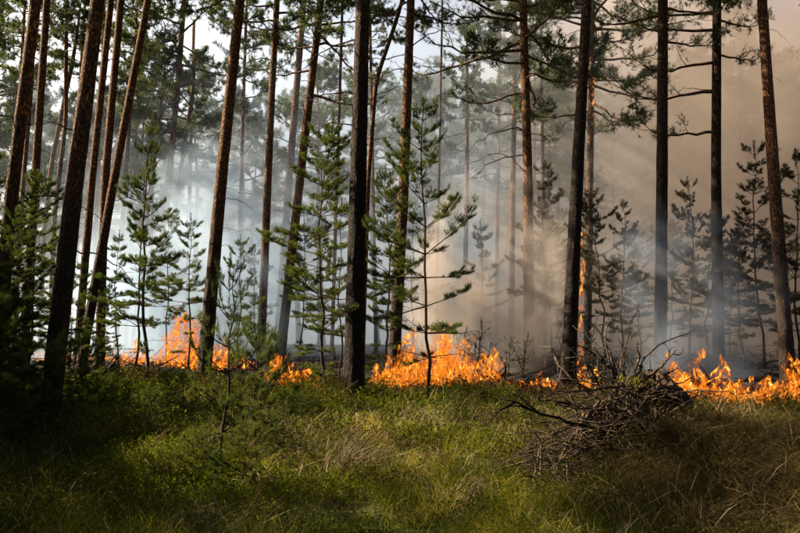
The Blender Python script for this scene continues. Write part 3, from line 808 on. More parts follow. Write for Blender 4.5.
sapling('scorched', 688, 20.0, 183, 'tall dark young pine between straight dark pine and veiled pine', rot=3.0, wscale=.8)
sapling('scorched_b', 704, 20.8, 215, 'young pine touching the veiled pine, wrapped in blue smoke', rot=4.0)
sapling('scorched_b', 742, 20.0, 232, 'low crooked young pine right of the veiled pine', rot=5.0)
sapling('scorched', 762, 20.6, 150, 'tall dark young pine just left of the golden leaning pine', rot=0.7)
sapling('scorched', 797, 19.8, 158, 'tall dark young pine cut by the right edge of the picture', rot=1.7)
for k, (px, Yd, tp, key, l) in enumerate([(560, 27, 215, 'scorched_b', 'faint grey young pine just left of the leaning burning trunk'), (640, 26, 235, 'scorched', 'faint young pine close left of the straight dark pine'), (668, 27, 225, 'scorched_b', 'faint young pine close right of the straight dark pine'),
                                (728, 26, 240, 'scorched', 'faint young pine close right of the veiled pine'), (480, 28, 225, 'slim', 'hazy young pine in the plume right of the tiered young pine'), (300, 24, 225, 'slim', 'hazy young pine between reddish slanted pine and dense young pine'),
                                (255, 26, 250, 'slim_b', 'hazy young pine at the foot of the slim straight pine'), (168, 23, 215, 'slim_b', 'young pine behind the slender dark stem, in blue smoke'), (120, 22, 235, 'slim', 'young pine right of the slanted pine foot, in blue smoke'),
                                (775, 24, 225, 'scorched_b', 'hazy young pine behind the golden leaning pine'), (412, 22, 215, 'slim_b', 'hazy young pine behind the tiered young pine, left side')]):
    sapling(key, px, float(Yd), tp, l, rot=k * 1.1)
# dense dark growth at the left edge
LE = [(-10, 11.2, 290, 'bushy'), (14, 11.5, 205, 'dense'), (33, 12.8, 170, 'dense'), (30, 9.4, 372, 'bushy'), (4, 8.6, 378, 'bushy'), (68, 10.6, 330, 'small_b'), (60, 14.5, 230, 'dense'),
      (84, 15.2, 262, 'slim'), (-20, 12.4, 150, 'dense'), (24, 15.5, 215, 'slim_b'), (100, 9.6, 372, 'small_b'), (-14, 9.4, 300, 'bushy')]
LEL = ['bushy young pine cut by the left edge at trunk height', 'dense dark young pine before the thick left edge trunk', 'tallest of the dark young pines left of the thickest trunk',
       'dark bushy pine in the shade at the foot of the thickest trunk', 'darkest bushy pine in the bottom left shade', 'small shaded pine right of the thickest trunk foot',
       'dense young pine hugging the right side of the thickest trunk', 'slender young pine between the thickest trunk and the slanted pine', 'young pine mostly beyond the left edge, highest twig only',
       'sparse young pine showing between the two thick left trunks', 'low seedling pine in the sunlit ground left of the slender stems', 'bushy pine mostly beyond the left edge, low']
for k, ((px, Yd, tp, key), l) in enumerate(zip(LE, LEL)):
    sapling(key, px, Yd, tp, l, 'young pines in the left shade', rot=k * 1.3)
# seedlings among the bilberries, left of centre
SD = [(150, 9.2, 385, 'small_b'), (185, 10.0, 375, 'small'), (206, 7.8, 425, 'small_b'), (245, 7.5, 420, 'small_b'), (285, 8.4, 392, 'small'), (300, 10.2, 388, 'small_b'), (170, 12.0, 368, 'small_b'),
      (120, 11.4, 368, 'small'), (262, 11.2, 378, 'small_b')]
SDL = ['seedling pine in dim bilberries, lowest of those under the slender stems', 'seedling pine standing left of the candle pine', 'shaded seedling pine hugging the foot of the candle pine',
       'deep green seedling pine between the two candle pines, nearest the viewer', 'green seedling pine below the low burning mound', 'seedling pine beside the fallen grey branch',
       'seedling pine close before the left flames', 'seedling pine under the small bushy young pine', 'seedling pine between the smaller candle pine and the flames']
for k, ((px, Yd, tp, key), l) in enumerate(zip(SD, SDL)):
    sapling(key, px, Yd, tp, l, 'seedling pines in the undergrowth', rot=k * 2.1, name='pine_seedling', wscale=1.0)

# ------------------------------------------------------------------ undergrowth
def scatter(rng, n, ylo, yhi, dens=None, margin=1.5):
    y = ylo + (yhi - ylo) * rng.rand(n)
    y = np.sqrt(ylo ** 2 + (yhi ** 2 - ylo ** 2) * rng.rand(n))
    x = (rng.rand(n) * 2 - 1) * (0.53 * y + margin)
    if dens is not None:
        k = rng.rand(n) < dens(x, y)
        x, y = x[k], y[k]
    return x, y

def front_y(x):
    return 15.0 - 0.28 * np.clip(x, -30, 8) + 0.9 * np.sin(x * 0.9)   # where the fire has got to

def blades(mb, x, y, h, w, rng, lean=0.5, mat=0, zoff=0.0, az=None, bend=1.0):
    n = len(x)
    z = ground_h(x, y) - 0.02 + zoff
    az = rng.rand(n) * 6.283 if az is None else az
    ln = lean * (0.3 + rng.rand(n))
    d = np.stack([np.cos(az), np.sin(az)], -1)
    s = np.stack([-np.sin(az), np.cos(az)], -1)
    fa = rng.rand(n) * 3.14
    s3 = np.stack([np.cos(fa), np.sin(fa), np.zeros(n)], -1)
    P0 = np.stack([x, y, z], -1)
    def pt(t):
        off = h * ln * t ** 1.7 * bend
        up = h * (t - 0.45 * ln * t ** 2.2)
        return P0 + np.stack([d[:, 0] * off, d[:, 1] * off, up], -1)
    W = w[:, None] * 0.5
    p0, p1, p2, p3 = pt(0.0), pt(0.4), pt(0.75), pt(1.0)
    v = np.stack([p0 - s3 * W, p0 + s3 * W, p1 - s3 * W * 0.9, p1 + s3 * W * 0.9, p2 - s3 * W * 0.6, p2 + s3 * W * 0.6, p3], 1).reshape(-1, 3)
    b = (np.arange(n) * 7)[:, None]
    q = np.concatenate([b + np.array([0, 1, 3, 2]), b + np.array([2, 3, 5, 4])])
    t = b + np.array([4, 5, 6])
    mb.add(v, t, q, mat)

rngg = np.random.RandomState(5)
# clumps of green and yellow grass
mb = MB()
def dens_g(x, y):
    f = fbm(x * 0.9 + 5, y * 0.9, 21, 3)
    return (0.12 + 0.88 * sstep(0.38, 0.62, f)) * (y < front_y(x) - 0.4) * (0.3 + 0.7 * sstep(-3.0, -0.5, x)) * (1 - 0.92 * np.exp(-((x - 3.3) / 1.5) ** 4 - ((y - 7.3) / 1.5) ** 4))
x, y = scatter(rngg, 48000, 4.2, 9.5, dens_g)
blades(mb, x, y, 0.08 + 0.42 * rngg.rand(len(x)) ** 1.5 * (0.25 + 1.1 * fbm(x * 1.5, y * 1.5, 33, 2)), 0.004 + 0.004 * rngg.rand(len(x)), rngg, 0.75)
x, y = scatter(rngg, 34000, 9.0, 16.0, dens_g)
blades(mb, x, y, 0.12 + 0.20 * rngg.rand(len(x)), 0.007 + 0.005 * rngg.rand(len(x)), rngg, 0.7)
def tussocks(mb, n, ylo, yhi, per, hmin, hmax, w, rng, mat=0):
    cx, cy_ = scatter(rng, n, ylo, yhi, dens_g)
    h0 = hmin + (hmax - hmin) * rng.rand(len(cx)) ** 1.4
    k = np.repeat(np.arange(len(cx)), per)
    az = rng.rand(len(k)) * 6.283; rad = np.abs(rng.normal(size=len(k))) * 0.05
    x = cx[k] + np.cos(az) * rad; y = cy_[k] + np.sin(az) * rad
    blades(mb, x, y, h0[k] * (0.5 + 0.6 * rng.rand(len(k))), w * (0.7 + 0.6 * rng.rand(len(k))), rng, 1.0, mat=mat, az=az)
tussocks(mb, 1500, 4.6, 9.5, 70, 0.14, 0.48, 0.0045, rngg)
tussocks(mb, 1100, 9.0, 15.0, 40, 0.16, 0.45, 0.007, rngg)
tag(obj('grass', mb.mesh('grass', M['grass'])), 'green and yellow grass covering the clearing before the fire', kind='stuff')

# dry bent stalks
mb = MB()
def dens_d(x, y):
    f = fbm(x * 0.7 - 8, y * 0.7 + 3, 51, 3)
    m = np.exp(-((x - 3.2) / 1.6) ** 2 - ((y - 8.0) / 1.3) ** 2)
    return np.clip(sstep(0.45, 0.65, f) * 0.8 + m * 1.2, 0, 1) * (y < front_y(x) - 0.6)
x, y = scatter(rngg, 65000, 4.2, 13.5, dens_d)
blades(mb, x, y, 0.16 + 0.46 * rngg.rand(len(x)) ** 2, 0.003 + 0.003 * rngg.rand(len(x)), rngg, 1.15)
for (mx, my, sx, sy, n) in ((3.0, 7.8, 0.9, 0.6, 8000), (4.3, 8.2, 1.1, 0.7, 7000), (2.5, 7.0, 0.7, 0.4, 4000), (3.4, 6.5, 1.0, 0.6, 8000), (2.6, 5.8, 0.7, 0.5, 4000)):   # long drooping grass on the mound
    x = mx + rngg.normal(size=n) * sx * 0.7; y = my + rngg.normal(size=n) * sy * 0.7
    blades(mb, x, y, 0.22 + 0.34 * rngg.rand(n), 0.003 + 0.003 * rngg.rand(n), rngg, 1.5, mat=1, az=-1.57 + rngg.normal(size=n) * 0.9)
tag(obj('dry_grass', mb.mesh('dry_grass', [M['dry_grass'], M['dull_grass']])), 'dry straw coloured grass stalks bent over in the clearing', kind='stuff')

# bilberry and heather shrublets: stems with small leaves
def shrublet(rng, n_stem=18, n_leaf=16, h=0.26, r=0.16, leaf=0.014):
    V = []
    b = rng.normal(size=(n_stem, 2)) * r * 0.35
    tip = np.concatenate([b + rng.normal(size=(n_stem, 2)) * r, (h * (0.55 + 0.5 * rng.rand(n_stem)))[:, None]], -1)
    b = np.concatenate([b, np.zeros((n_stem, 1))], -1)
    u = 0.3 + 0.7 * rng.rand(n_stem, n_leaf) ** 0.8
    P = b[:, None] + (tip - b)[:, None] * u[..., None] + rng.normal(size=(n_stem, n_leaf, 3)) * 0.022
    P = P.reshape(-1, 3); n = len(P)
    d = norm(rng.normal(size=(n, 3)) + np.array([0, 0, 0.4])); s = norm(np.cross(d, rng.normal(size=(n, 3)) + np.array([0, 0, 1.5])))
    L = (leaf * (0.7 + 0.7 * rng.rand(n)))[:, None]
    v = np.stack([P + d * L * 0.1 - s * L * 0.40, P + d * L * 0.1 + s * L * 0.40, P + d * L * 1.25], 1)
    return v          # (n,3,3)
PROTO = [shrublet(rngg) for _ in range(6)]
PROTO_FAR = [shrublet(rngg, 14, 10, 0.28, 0.2, 0.024) for _ in range(6)]
def shrub_field(mb, x, y, protos, rng, smin=0.6, smax=1.4):
    k = rng.randint(len(protos), size=len(x))
    for j, pr in enumerate(protos):
        i = np.where(k == j)[0]
        if not len(i): continue
        a = rng.rand(len(i)) * 6.283; s = smin + (smax - smin) * rng.rand(len(i))
        c, sn = np.cos(a), np.sin(a)
        v = pr.reshape(-1, 3)
        vx = (c[:, None] * v[None, :, 0] - sn[:, None] * v[None, :, 1]) * s[:, None] + x[i][:, None]
        vy = (sn[:, None] * v[None, :, 0] + c[:, None] * v[None, :, 1]) * s[:, None] + y[i][:, None]
        vz = v[None, :, 2] * s[:, None] * 0.95 + (ground_h(x[i], y[i]) - 0.03)[:, None]
        vv = np.stack([vx, vy, vz], -1).reshape(-1, 3)
        mb.add(vv, np.arange(len(vv)).reshape(-1, 3))
mb = MB()
def dens_b(x, y):
    f = fbm(x * 0.8 + 1, y * 0.8 + 9, 71, 3)
    left = 1 - sstep(-1.5, 1.5, x)
    pile = np.exp(-((x - 3.0) / 1.5) ** 2 - ((y - 8.0) / 0.9) ** 2)
    return np.clip(sstep(0.42, 0.60, f) * (0.45 + 0.4 * sstep(10, 12, y)) + 0.5 * left, 0, 1) * (1 - 0.8 * pile) * (y < front_y(x) - 0.2)
x, y = scatter(rngg, 2700, 4.3, 9.5, dens_b, 1.2)
shrub_field(mb, x, y, PROTO, rngg)
x, y = scatter(rngg, 3600, 9.0, 18.5, dens_b, 1.0)
shrub_field(mb, x, y, PROTO_FAR, rngg, 0.7, 1.5)
tag(obj('undergrowth', mb.mesh('undergrowth', M['bilberry'])), 'low bilberry and heather shrubs carpeting the ground before the fire', kind='stuff')

# knee high heather clumps
mb = MB()
PROTO_H = [shrublet(rngg, 28, 14, 0.46, 0.15, 0.013) for _ in range(5)]
def dens_h(x, y):
    f = fbm(x * 0.75 + 31, y * 0.75 + 4, 131, 3)
    return sstep(0.50, 0.60, f) * (y < front_y(x) - 0.2) * (1 - 0.8 * np.exp(-((x - 0.2) / 1.0) ** 2 - ((y - 7.5) / 1.2) ** 2))
x, y = scatter(rngg, 1500, 4.6, 14.5, dens_h, 1.0)
shrub_field(mb, x, y, PROTO_H, rngg, 0.55, 1.3)
k = np.repeat(np.arange(len(x)), 20)
blades(mb, x[k] + rngg.normal(size=len(k)) * .07, y[k] + rngg.normal(size=len(k)) * .07, 0.2 + 0.28 * rngg.rand(len(k)), np.full(len(k), 0.0045), rngg, .55, mat=1)
tag(obj('heather', mb.mesh('heather', [M['heather'], M['dead_stalk']])), 'dark brownish green heather clumps standing knee high before the fire', kind='stuff')

# brown dead heather along the fire front
mb = MB()
n = 1000
x = rngg.rand(n) * 22 - 12
y = front_y(x) - np.abs(rngg.normal(size=n)) * 0.9 + 0.1
shrub_field(mb, x, y, PROTO_FAR, rngg, 0.7, 1.6)
blades(mb, np.repeat(x, 12) + rngg.normal(size=n * 12) * .15, np.repeat(y, 12) + rngg.normal(size=n * 12) * .15, 0.15 + 0.3 * rngg.rand(n * 12), np.full(n * 12, 0.008), rngg, .7)
tag(obj('dead_undergrowth', mb.mesh('dead_undergrowth', M['dead_stalk'])), 'browned withered heather along the edge of the fire', kind='stuff')

# tall bent dry grass clumps
for (px, py, n, hh, side, lab) in [(352, 482, 90, 1.0, 1, 'tallest straw coloured grass clump, bent over in the sunlit clearing'), (322, 462, 36, .65, 1, 'small straw coloured grass clump just left of the tallest clump'),
                                   (432, 474, 40, .62, -1, 'straw coloured grass clump in the middle of the sunlit clearing'), (512, 452, 44, .7, 1, 'straw coloured grass clump below the tip of the black forked branch'),
                                   (478, 505, 44, .6, 1, 'straw coloured grass clump low in front of the clearing, left of the brushwood'), (396, 446, 30, .55, 1, 'short straw coloured grass clump below the largest fire'),
                                   (545, 500, 46, .65, -1, 'straw coloured grass clump against the lower left of the brushwood'), (250, 500, 30, .6, -1, 'dim straw coloured grass clump in the shade under the seedling pines')]:
    g = on_ground(px, py)
    t = thing('dry_grass_clump', lab, 'grass clump', g, 'dry grass clumps in the clearing')
    mb = MB()
    for k in range(n):
        b = np.array([rngg.normal() * 0.10 - 0.15 * side, rngg.normal() * 0.06, -0.03]); L = (0.45 + 0.25 * rngg.rand()) * hh; a = R(25 + rngg.normal() * 14) * side
        e = b + np.array([math.sin(a) * L, rngg.normal() * 0.08, math.cos(a) * L * 0.85])
        p = bez(b, b + np.array([0.03 * side, 0, L * 0.4]), b + (e - b) * 0.7 + np.array([0, 0, 0.08 * hh]), e + np.array([0.05 * side, 0, -0.02]), 6)
        tube(mb, p, np.linspace(0.0030, 0.0014, 6), 3, 0)
    obj('blades', mb.mesh('blades', M['dry_grass']), t)

# ------------------------------------------------------------------ scorched shrubs standing before the smoke
def bare_shrub(seed, h=0.9):
    rng = np.random.RandomState(seed); mb = MB(); mn = MB()
    for k in range(5):
        e = np.array([rng.normal() * 0.16, rng.normal() * 0.16, h * (0.6 + 0.4 * rng.rand())])
        p = bez(np.zeros(3), np.array([0, 0, h * .3]), e * np.array([.7, .7, .7]), e, 7)
        tube(mb, p, np.linspace(0.009, 0.003, 7), 4, 0)
        for m in range(10):
            i = rng.randint(2, 7); d = norm(rng.normal(size=3) + np.array([0, 0, 0.9])); l = 0.08 + 0.16 * rng.rand()
            tube(mb, np.array([p[i], p[i] + d * l]), [0.004, 0.002], 3, 0)
            shoots(mb, np.array([p[i] + d * l * 0.3]), d[None], l * 0.8, 22, 0.03, 0.009, rng, 0.9, mat=1)
    return mb.mesh('scorched_shrub', [M['twig'], M['needle_scorched']])
BS = [bare_shrub(800 + i) for i in range(4)]
SH = [(476, 17.0, 325, 'rightmost tall'), (462, 17.4, 332, 'middle'), (488, 17.6, 338, 'slim'), (508, 18.0, 340, 'lone'), (522, 18.4, 336, 'dark'), (552, 19.0, 345, 'far'), (585, 17.5, 325, 'upright'),
      (448, 17.2, 345, 'short'), (560, 18.5, 350, 'low')]
SHL = ['tallest scorched shrub above the middle flames', 'scorched shrub left of the tallest one above the flames', 'slim scorched shrub right of the tallest one above the flames', 'scorched shrub alone at the foot of the brown plume',
       'dark scorched shrub at the foot of the plume pine', 'small scorched shrub left of the leaning burning trunk', 'upright scorched shrub just right of the leaning burning trunk',
       'short scorched shrub among the middle flames', 'low scorched shrub touching the leaning burning trunk']
for k, ((px, Yd, tp, _), l) in enumerate(zip(SH, SHL)):
    xx = xat(px, Yd); gz = float(ground_h(xx, Yd))
    o = obj('scorched_shrub', BS[k % 4], None, (xx, Yd, gz - 0.03), (0, 0, k * 1.7), (at(px, tp, Yd)[2] - gz) / 0.9)
    tag(o, l, 'shrub', 'scorched shrubs at the fire')

# ------------------------------------------------------------------ uprooted stump and brushwood
rngp = np.random.RandomState(77)
def wiggle(rng, p0, d, L, n=9, curl=0.25, sag=0.0):
    p = [np.asarray(p0, float)]; d = norm(d)
    for k in range(n - 1):
        d = norm(d + curl * rng.normal(size=3) + np.array([0, 0, -sag]))
        p.append(p[-1] + d * L / (n - 1))
    return np.array(p)
SX, SY = 2.15, 8.0
sz = float(ground_h(SX, SY))
st = thing('uprooted_stump', 'uprooted stump of earth and tangled roots beside the right fire', 'stump', (SX, SY, sz))
mb = MB()   # earth lump of the root plate
nu, nv = 96, 60
u, v = np.meshgrid(np.linspace(0, 2 * np.pi, nu, endpoint=False), np.linspace(0.02, np.pi - 0.02, nv))
rr = 1 + 0.9 * (fbm(np.cos(u) * 2 + 4, np.sin(u) * 2 + v * 2.2, 91, 5) - 0.5) + 0.40 * (fbm(np.cos(u) * 6 + 9, np.sin(u) * 6 + v * 6, 92, 4) - 0.5)
P = np.stack([0.42 * rr * np.sin(v) * np.cos(u) + 0.36, 0.30 * rr * np.sin(v) * np.sin(u), 0.38 * rr * np.cos(v) + 0.10], -1)
ii, jj = np.meshgrid(np.arange(nu), np.arange(nv - 1))
k2 = (ii + 1) % nu
mb.add(P.reshape(-1, 3), quads=np.stack([jj * nu + ii, (jj + 1) * nu + ii, (jj + 1) * nu + k2, jj * nu + k2], -1).reshape(-1, 4))
P2 = np.stack([0.48 * rr * np.sin(v) * np.cos(u) - 0.02, 0.36 * rr * np.sin(v) * np.sin(u) - 0.20, 0.26 * rr * np.cos(v) - 0.02], -1)
mb.add(P2.reshape(-1, 3), quads=np.stack([jj * nu + ii, (jj + 1) * nu + ii, (jj + 1) * nu + k2, jj * nu + k2], -1).reshape(-1, 4))
obj('earth', mb.mesh('earth', M['soil']), st)
for k in range(70):
    a = rngp.rand() * 6.283; b = R(-10 + 100 * rngp.rand())
    d = np.array([math.cos(a) * math.cos(b) - 0.35, math.sin(a) * math.cos(b) * 0.8 - 0.5, math.sin(b) * 0.8])
    p0 = np.array([0.15, -0.05, 0.25]) + norm(d) * np.array([0.40, 0.28, 0.36])
    L = 0.25 + 0.55 * rngp.rand()
    r = 0.005 + 0.016 * rngp.rand() ** 2
    mb = MB(); p = wiggle(rngp, p0, d, L, 9, 0.20, 0.06); tube(mb, p, np.linspace(r, r * 0.25, 9), 5, 0)
    for m in range(3):
        i = rngp.randint(2, 8)
        tube(mb, wiggle(rngp, p[i], rngp.normal(size=3), L * 0.35, 5, 0.4, 0.1), np.linspace(r * 0.45, r * 0.12, 5), 3, 0)
    obj('root', mb.mesh('root', M['deadwood'] if k % 3 else M['bark_thin']), st)

for k in range(34):      # roots clinging to the earth
    a = rngp.rand() * 6.283; b = R(-20 + 100 * rngp.rand())
    n_ = np.array([math.cos(a) * math.cos(b), math.sin(a) * math.cos(b) - 0.4, math.sin(b)])
    p = wiggle(rngp, np.array([0.36, 0, 0.10]) + norm(n_) * np.array([0.43, 0.31, 0.39]), np.cross(n_, rngp.normal(size=3)) + 0.15 * n_, 0.3 + 0.3 * rngp.rand(), 9, 0.28, 0.10)
    mb = MB(); tube(mb, p, np.linspace(0.011, 0.003, 9), 5, 0)
    obj('root', mb.mesh('root', M['deadwood'] if k % 2 else M['bark_thin']), st)
mb = MB()
for k in range(260):     # green tuft and moss still growing on top
    b = np.array([0.22 + rngp.normal() * 0.09, rngp.normal() * 0.08, 0.44 - abs(rngp.normal()) * 0.05]); a = rngp.rand() * 6.28; L = 0.08 + 0.12 * rngp.rand()
    e = b + np.array([math.cos(a) * L * 0.6, math.sin(a) * L * 0.6, L * 0.8]); s_ = np.array([-math.sin(a), math.cos(a), 0]) * 0.005
    mb.add(np.array([b - s_, b + s_, e]), [[0, 1, 2]])
obj('grass_tuft', mb.mesh('grass_tuft', M['grass']), st)

def stick(label, p0, p1, r, mat='deadwood', seed=0, sag=0.06, twigs=4, name='dead_branch', group='brushwood heaped against the stump', curl=0.05):
    rng = np.random.RandomState(seed + 500)
    p0 = np.asarray(p0, float); p1 = np.asarray(p1, float); L = np.linalg.norm(p1 - p0)
    n = 12
    m1 = p0 + (p1 - p0) * 0.33 + rng.normal(size=3) * curl * L + np.array([0, 0, sag * L]); m2 = p0 + (p1 - p0) * 0.66 + rng.normal(size=3) * curl * L
    p = bez(np.zeros(3), m1 - p0, m2 - p0, p1 - p0, n)
    p[1:-1] += rng.normal(size=(n - 2, 3)) * 0.012 * L
    t = thing(name, label, 'branch', p0, group)
    mb = MB(); tube(mb, p, np.linspace(r, r * 0.35, n), 7, 0); stem_o = obj('stem', mb.mesh('stem', M[mat]), t)
    for k in range(twigs):
        i = rng.randint(4, n); d = norm(p[-1] - p[0]) * 0.7 + rng.normal(size=3) * 0.55
        q = wiggle(rng, p[i], d, L * (0.12 + 0.2 * rng.rand()), 6, 0.22, 0.03)
        mb = MB(); tube(mb, q, np.linspace(r * 0.5, r * 0.15, 6), 4, 0); obj('twig', mb.mesh('twig', M[mat]), stem_o)
    return t

stick('long black forked branch reaching left out of the brushwood', at(648, 440, 7.5), at(498, 398, 7.2), 0.022, 'darkwood', 1, -0.10, 3, group=None, curl=0.02)
stick('pale upright stick crossing the brushwood', at(578, 470, 7.6), at(590, 405, 7.8), 0.012, 'deadwood', 2, 0, 2, group=None)
stick('grey fallen branch lying left of the middle trunk', at(262, 424, 11.5), at(338, 396, 12.4), 0.028, 'deadwood', 3, 0.0, 4, group=None)
stick('thin brown fallen stick below the grey fallen branch', at(285, 428, 10.8), at(330, 408, 11.3), 0.015, 'bark_thin', 4, 0.0, 3, group=None)
PW = ['grey', 'brown', 'bleached', 'dark']
PL = ['on the crest of the brushwood heap', 'low in the brushwood heap near the grass', 'slanting down the front of the brushwood heap', 'jutting left from the brushwood heap', 'lying across the middle of the brushwood heap',
      'poking up from the top of the brushwood heap', 'hanging over the earth lump of the stump', 'at the foot of the grassy mound']
k = 0
HEAP = [((640, 395), (560, 378)), ((640, 470), (545, 462)), ((600, 400), (556, 466)), ((610, 425), (524, 420)), ((655, 420), (560, 405)), ((612, 400), (598, 360)), ((650, 396), (612, 440)), ((660, 500), (600, 470)),
        ((625, 385), (545, 392)), ((600, 478), (530, 448)), ((632, 405), (590, 480)), ((588, 410), (540, 400)), ((650, 452), (555, 440)), ((580, 390), (572, 362)), ((672, 405), (640, 470)), ((690, 490), (630, 455)),
        ((606, 376), (650, 402)), ((560, 478), (625, 482)), ((570, 395), (585, 462)), ((585, 440), (536, 436)), ((575, 455), (660, 430)), ((620, 390), (632, 358)), ((628, 410), (660, 450)), ((640, 520), (700, 470))]
for (a_, b_) in HEAP:
    lab = '%s stick %s' % (['grey', 'brown', 'bleached'][k // 8], PL[k % 8])
    d0 = 7.15 + 0.5 * rngp.rand(); d1 = d0 - 0.15 + 0.3 * rngp.rand()
    stick(lab, at(a_[0], a_[1], d0), at(b_[0], b_[1], d1), 0.009 + 0.016 * rngp.rand() ** 1.5, ['deadwood', 'bark_thin', 'deadwood'][k // 8], 20 + k, 0.04, 4)
    k += 1

mb = MB()
for k in range(640):
    uu = rngp.rand(); px = 530 + 135 * uu; tp = 432 - 48 * uu ** 0.7; py = tp + (492 - tp) * rngp.rand() ** 0.8; d0 = 7.1 + 0.9 * rngp.rand()
    p = at(px, py, d0)
    gzz = float(ground_h(p[0], p[1]))
    if p[2] < gzz: p[2] = gzz + 0.05 * rngp.rand()
    q = wiggle(rngp, p, np.array([-0.4 + rngp.normal(), rngp.normal() * 0.6, rngp.normal() * 0.40]), 0.15 + 0.45 * rngp.rand(), 6, 0.13, 0.06)
    q[:, 2] = np.maximum(q[:, 2], ground_h(q[:, 0], q[:, 1]) + 0.01)
    tube(mb, q, np.linspace(0.0025 + 0.008 * rngp.rand() ** 2, 0.0015, 6), 4, int(rngp.rand() < 0.4))
tag(obj('brushwood', mb.mesh('brushwood', [M['deadwood'], M['bark_thin']])), 'tangle of thin dry twigs heaped over the uprooted stump', kind='stuff')

mb = MB()   # charred litter on the burnt ground
for k in range(1500):
    yy_ = 15.5 + 12 * rngp.rand(); xx_ = (rngp.rand() * 2 - 1) * 0.56 * yy_
    if yy_ < float(front_y(np.array(xx_))) + 0.2: continue
    p = np.array([xx_, yy_, float(ground_h(xx_, yy_)) + 0.02]); d = np.array([rngp.normal(), rngp.normal(), 0.25 * rngp.normal() + 0.1])
    tube(mb, wiggle(rngp, p, d, 0.2 + 0.7 * rngp.rand() ** 2, 5, 0.15, 0.02), np.linspace(0.012 + 0.02 * rngp.rand(), 0.006, 5), 4, 0)
tag(obj('charred_debris', mb.mesh('charred_debris', M['darkwood'])), 'charred sticks littering the burnt ground behind the fire', kind='stuff')

# ------------------------------------------------------------------ fire
def tongue_mesh(seed, H=1.0):
    rng = np.random.RandomState(seed); mb = MB()
    rings, segs = 18, 12
    t = np.linspace(0, 1, rings)
    ph = rng.rand(4) * 6.28
    cx = 0.10 * np.sin(t * 5 + ph[0]) * t + 0.05 * np.sin(t * 11 + ph[1]) * t + rng.normal() * 0.15 * t ** 1.5
    cyy = 0.10 * np.sin(t * 6 + ph[2]) * t + 0.05 * np.sin(t * 13 + ph[3]) * t
    rad = 0.20 * (0.35 + 1.2 * t) * (1 - t) ** 0.8 * 1.6 + 0.002
    th = np.arange(segs) / segs * 6.283
    TH, T = np.meshgrid(th, t)
    rough = 1 + 0.5 * np.sin(TH * 2 + T * 9 + ph[0]) * T + 0.35 * np.sin(TH * 3 - T * 14 + ph[1]) + 0.25 * (vnoise(np.cos(TH) * 3 + seed, T * 9 + np.sin(TH) * 3, 3) - .5) * 2
    v = np.stack([cx[:, None] + rad[:, None] * rough * np.cos(TH), cyy[:, None] + 0.6 * rad[:, None] * rough * np.sin(TH), T * H + 0.03 * np.sin(TH * 3 + ph[2])], -1)
    heat = 1 - T ** 1.1
    ii, jj = np.meshgrid(np.arange(segs), np.arange(rings - 1)); k2 = (ii + 1) % segs
    mb.add(v.reshape(-1, 3), quads=np.stack([jj * segs + ii, jj * segs + k2, (jj + 1) * segs + k2, (jj + 1) * segs + ii], -1).reshape(-1, 4), attr=heat.ravel())
    return mb.mesh('flame', M['flame'], smooth=True, attr='heat')
TONG = [tongue_mesh(900 + i) for i in range(10)]
rngfi = np.random.RandomState(9)
def fire(label, prof, base, depth, n, wide=0.85, name='ground_fire', hmin=0.18):
    """prof: photo pixels along the upper outline of the flames; base: pixels along their foot (ground contact)"""
    pxs = np.array([p[0] for p in prof], float); tops = np.array([p[1] for p in prof], float)
    bxs = np.array([p[0] for p in base], float); bys = np.array([p[1] for p in base], float)
    mid = 0.5 * (pxs[0] + pxs[-1])
    c = on_ground(mid, float(np.interp(mid, bxs, bys)))
    t = thing(name, label, 'fire', (c[0], c[1], float(ground_h(c[0], c[1]))))
    for k in range(n):
        px = pxs[0] + (pxs[-1] - pxs[0]) * (k + rngfi.rand()) / n
        g = on_ground(px, float(np.interp(px, bxs, bys)))
        dy = depth * (rngfi.rand() - 0.3)
        y = g[1] + dy; x = xat(px, y)
        gz = float(ground_h(x, y))
        hz = at(px, float(np.interp(px, pxs, tops)), y)[2] - gz
        H = max(hmin, hz * (0.30 + 1.05 * rngfi.rand() ** 1.4))
        w = wide * (0.40 + 0.9 * rngfi.rand()) * (0.35 + 0.65 * H)
        lift = 0.0
        if rngfi.rand() < 0.18 and hz > 0.4:
            lift = hz * (0.35 + 0.4 * rngfi.rand()); H *= 0.45; w *= 0.6
        o = obj('flame', TONG[rngfi.randint(10)], t, (x - c[0], y - c[1], gz - float(ground_h(c[0], c[1])) - 0.05 + lift), (rngfi.normal() * 0.12, 0.12 + rngfi.normal() * 0.15, rngfi.rand() * 6.28), (w, w, H))
    return t
fire('largest fire burning through heather right of the middle trunk', [(362, 378), (378, 364), (392, 362), (405, 346), (415, 334), (432, 342), (445, 326), (455, 346), (470, 360), (482, 354), (493, 356), (500, 374)],
     [(362, 394), (430, 394), (500, 390)], 1.3, 150)
fire('low strip of flames left of the leaning burning trunk', [(498, 380), (515, 376), (530, 380), (545, 368), (556, 378)], [(498, 390), (558, 390)], 0.8, 36)
fire('low flames on a smouldering mound left of the middle trunk', [(258, 370), (270, 362), (285, 358), (300, 368), (322, 380)], [(258, 396), (322, 399)], 0.9, 80)
fire('tall left fire blazing behind young pines', [(120, 350), (145, 340), (160, 345), (172, 330), (182, 314), (190, 296), (197, 324), (210, 334), (232, 346), (256, 356)], [(120, 363), (256, 370)], 2.2, 95)
fire('long low line of flames at the far left', [(0, 346), (20, 340), (40, 350), (70, 348), (100, 346), (128, 348)], [(0, 361), (128, 362)], 1.2, 60)
fire('broad fire on the ground at the right edge', [(640, 374), (655, 370), (672, 372), (685, 358), (695, 352), (705, 370), (722, 382), (738, 372), (750, 380), (765, 386), (785, 372), (800, 364), (815, 370), (840, 384), (865, 374), (885, 388)],
     [(640, 398), (700, 409), (760, 414), (885, 416)], 1.4, 230)
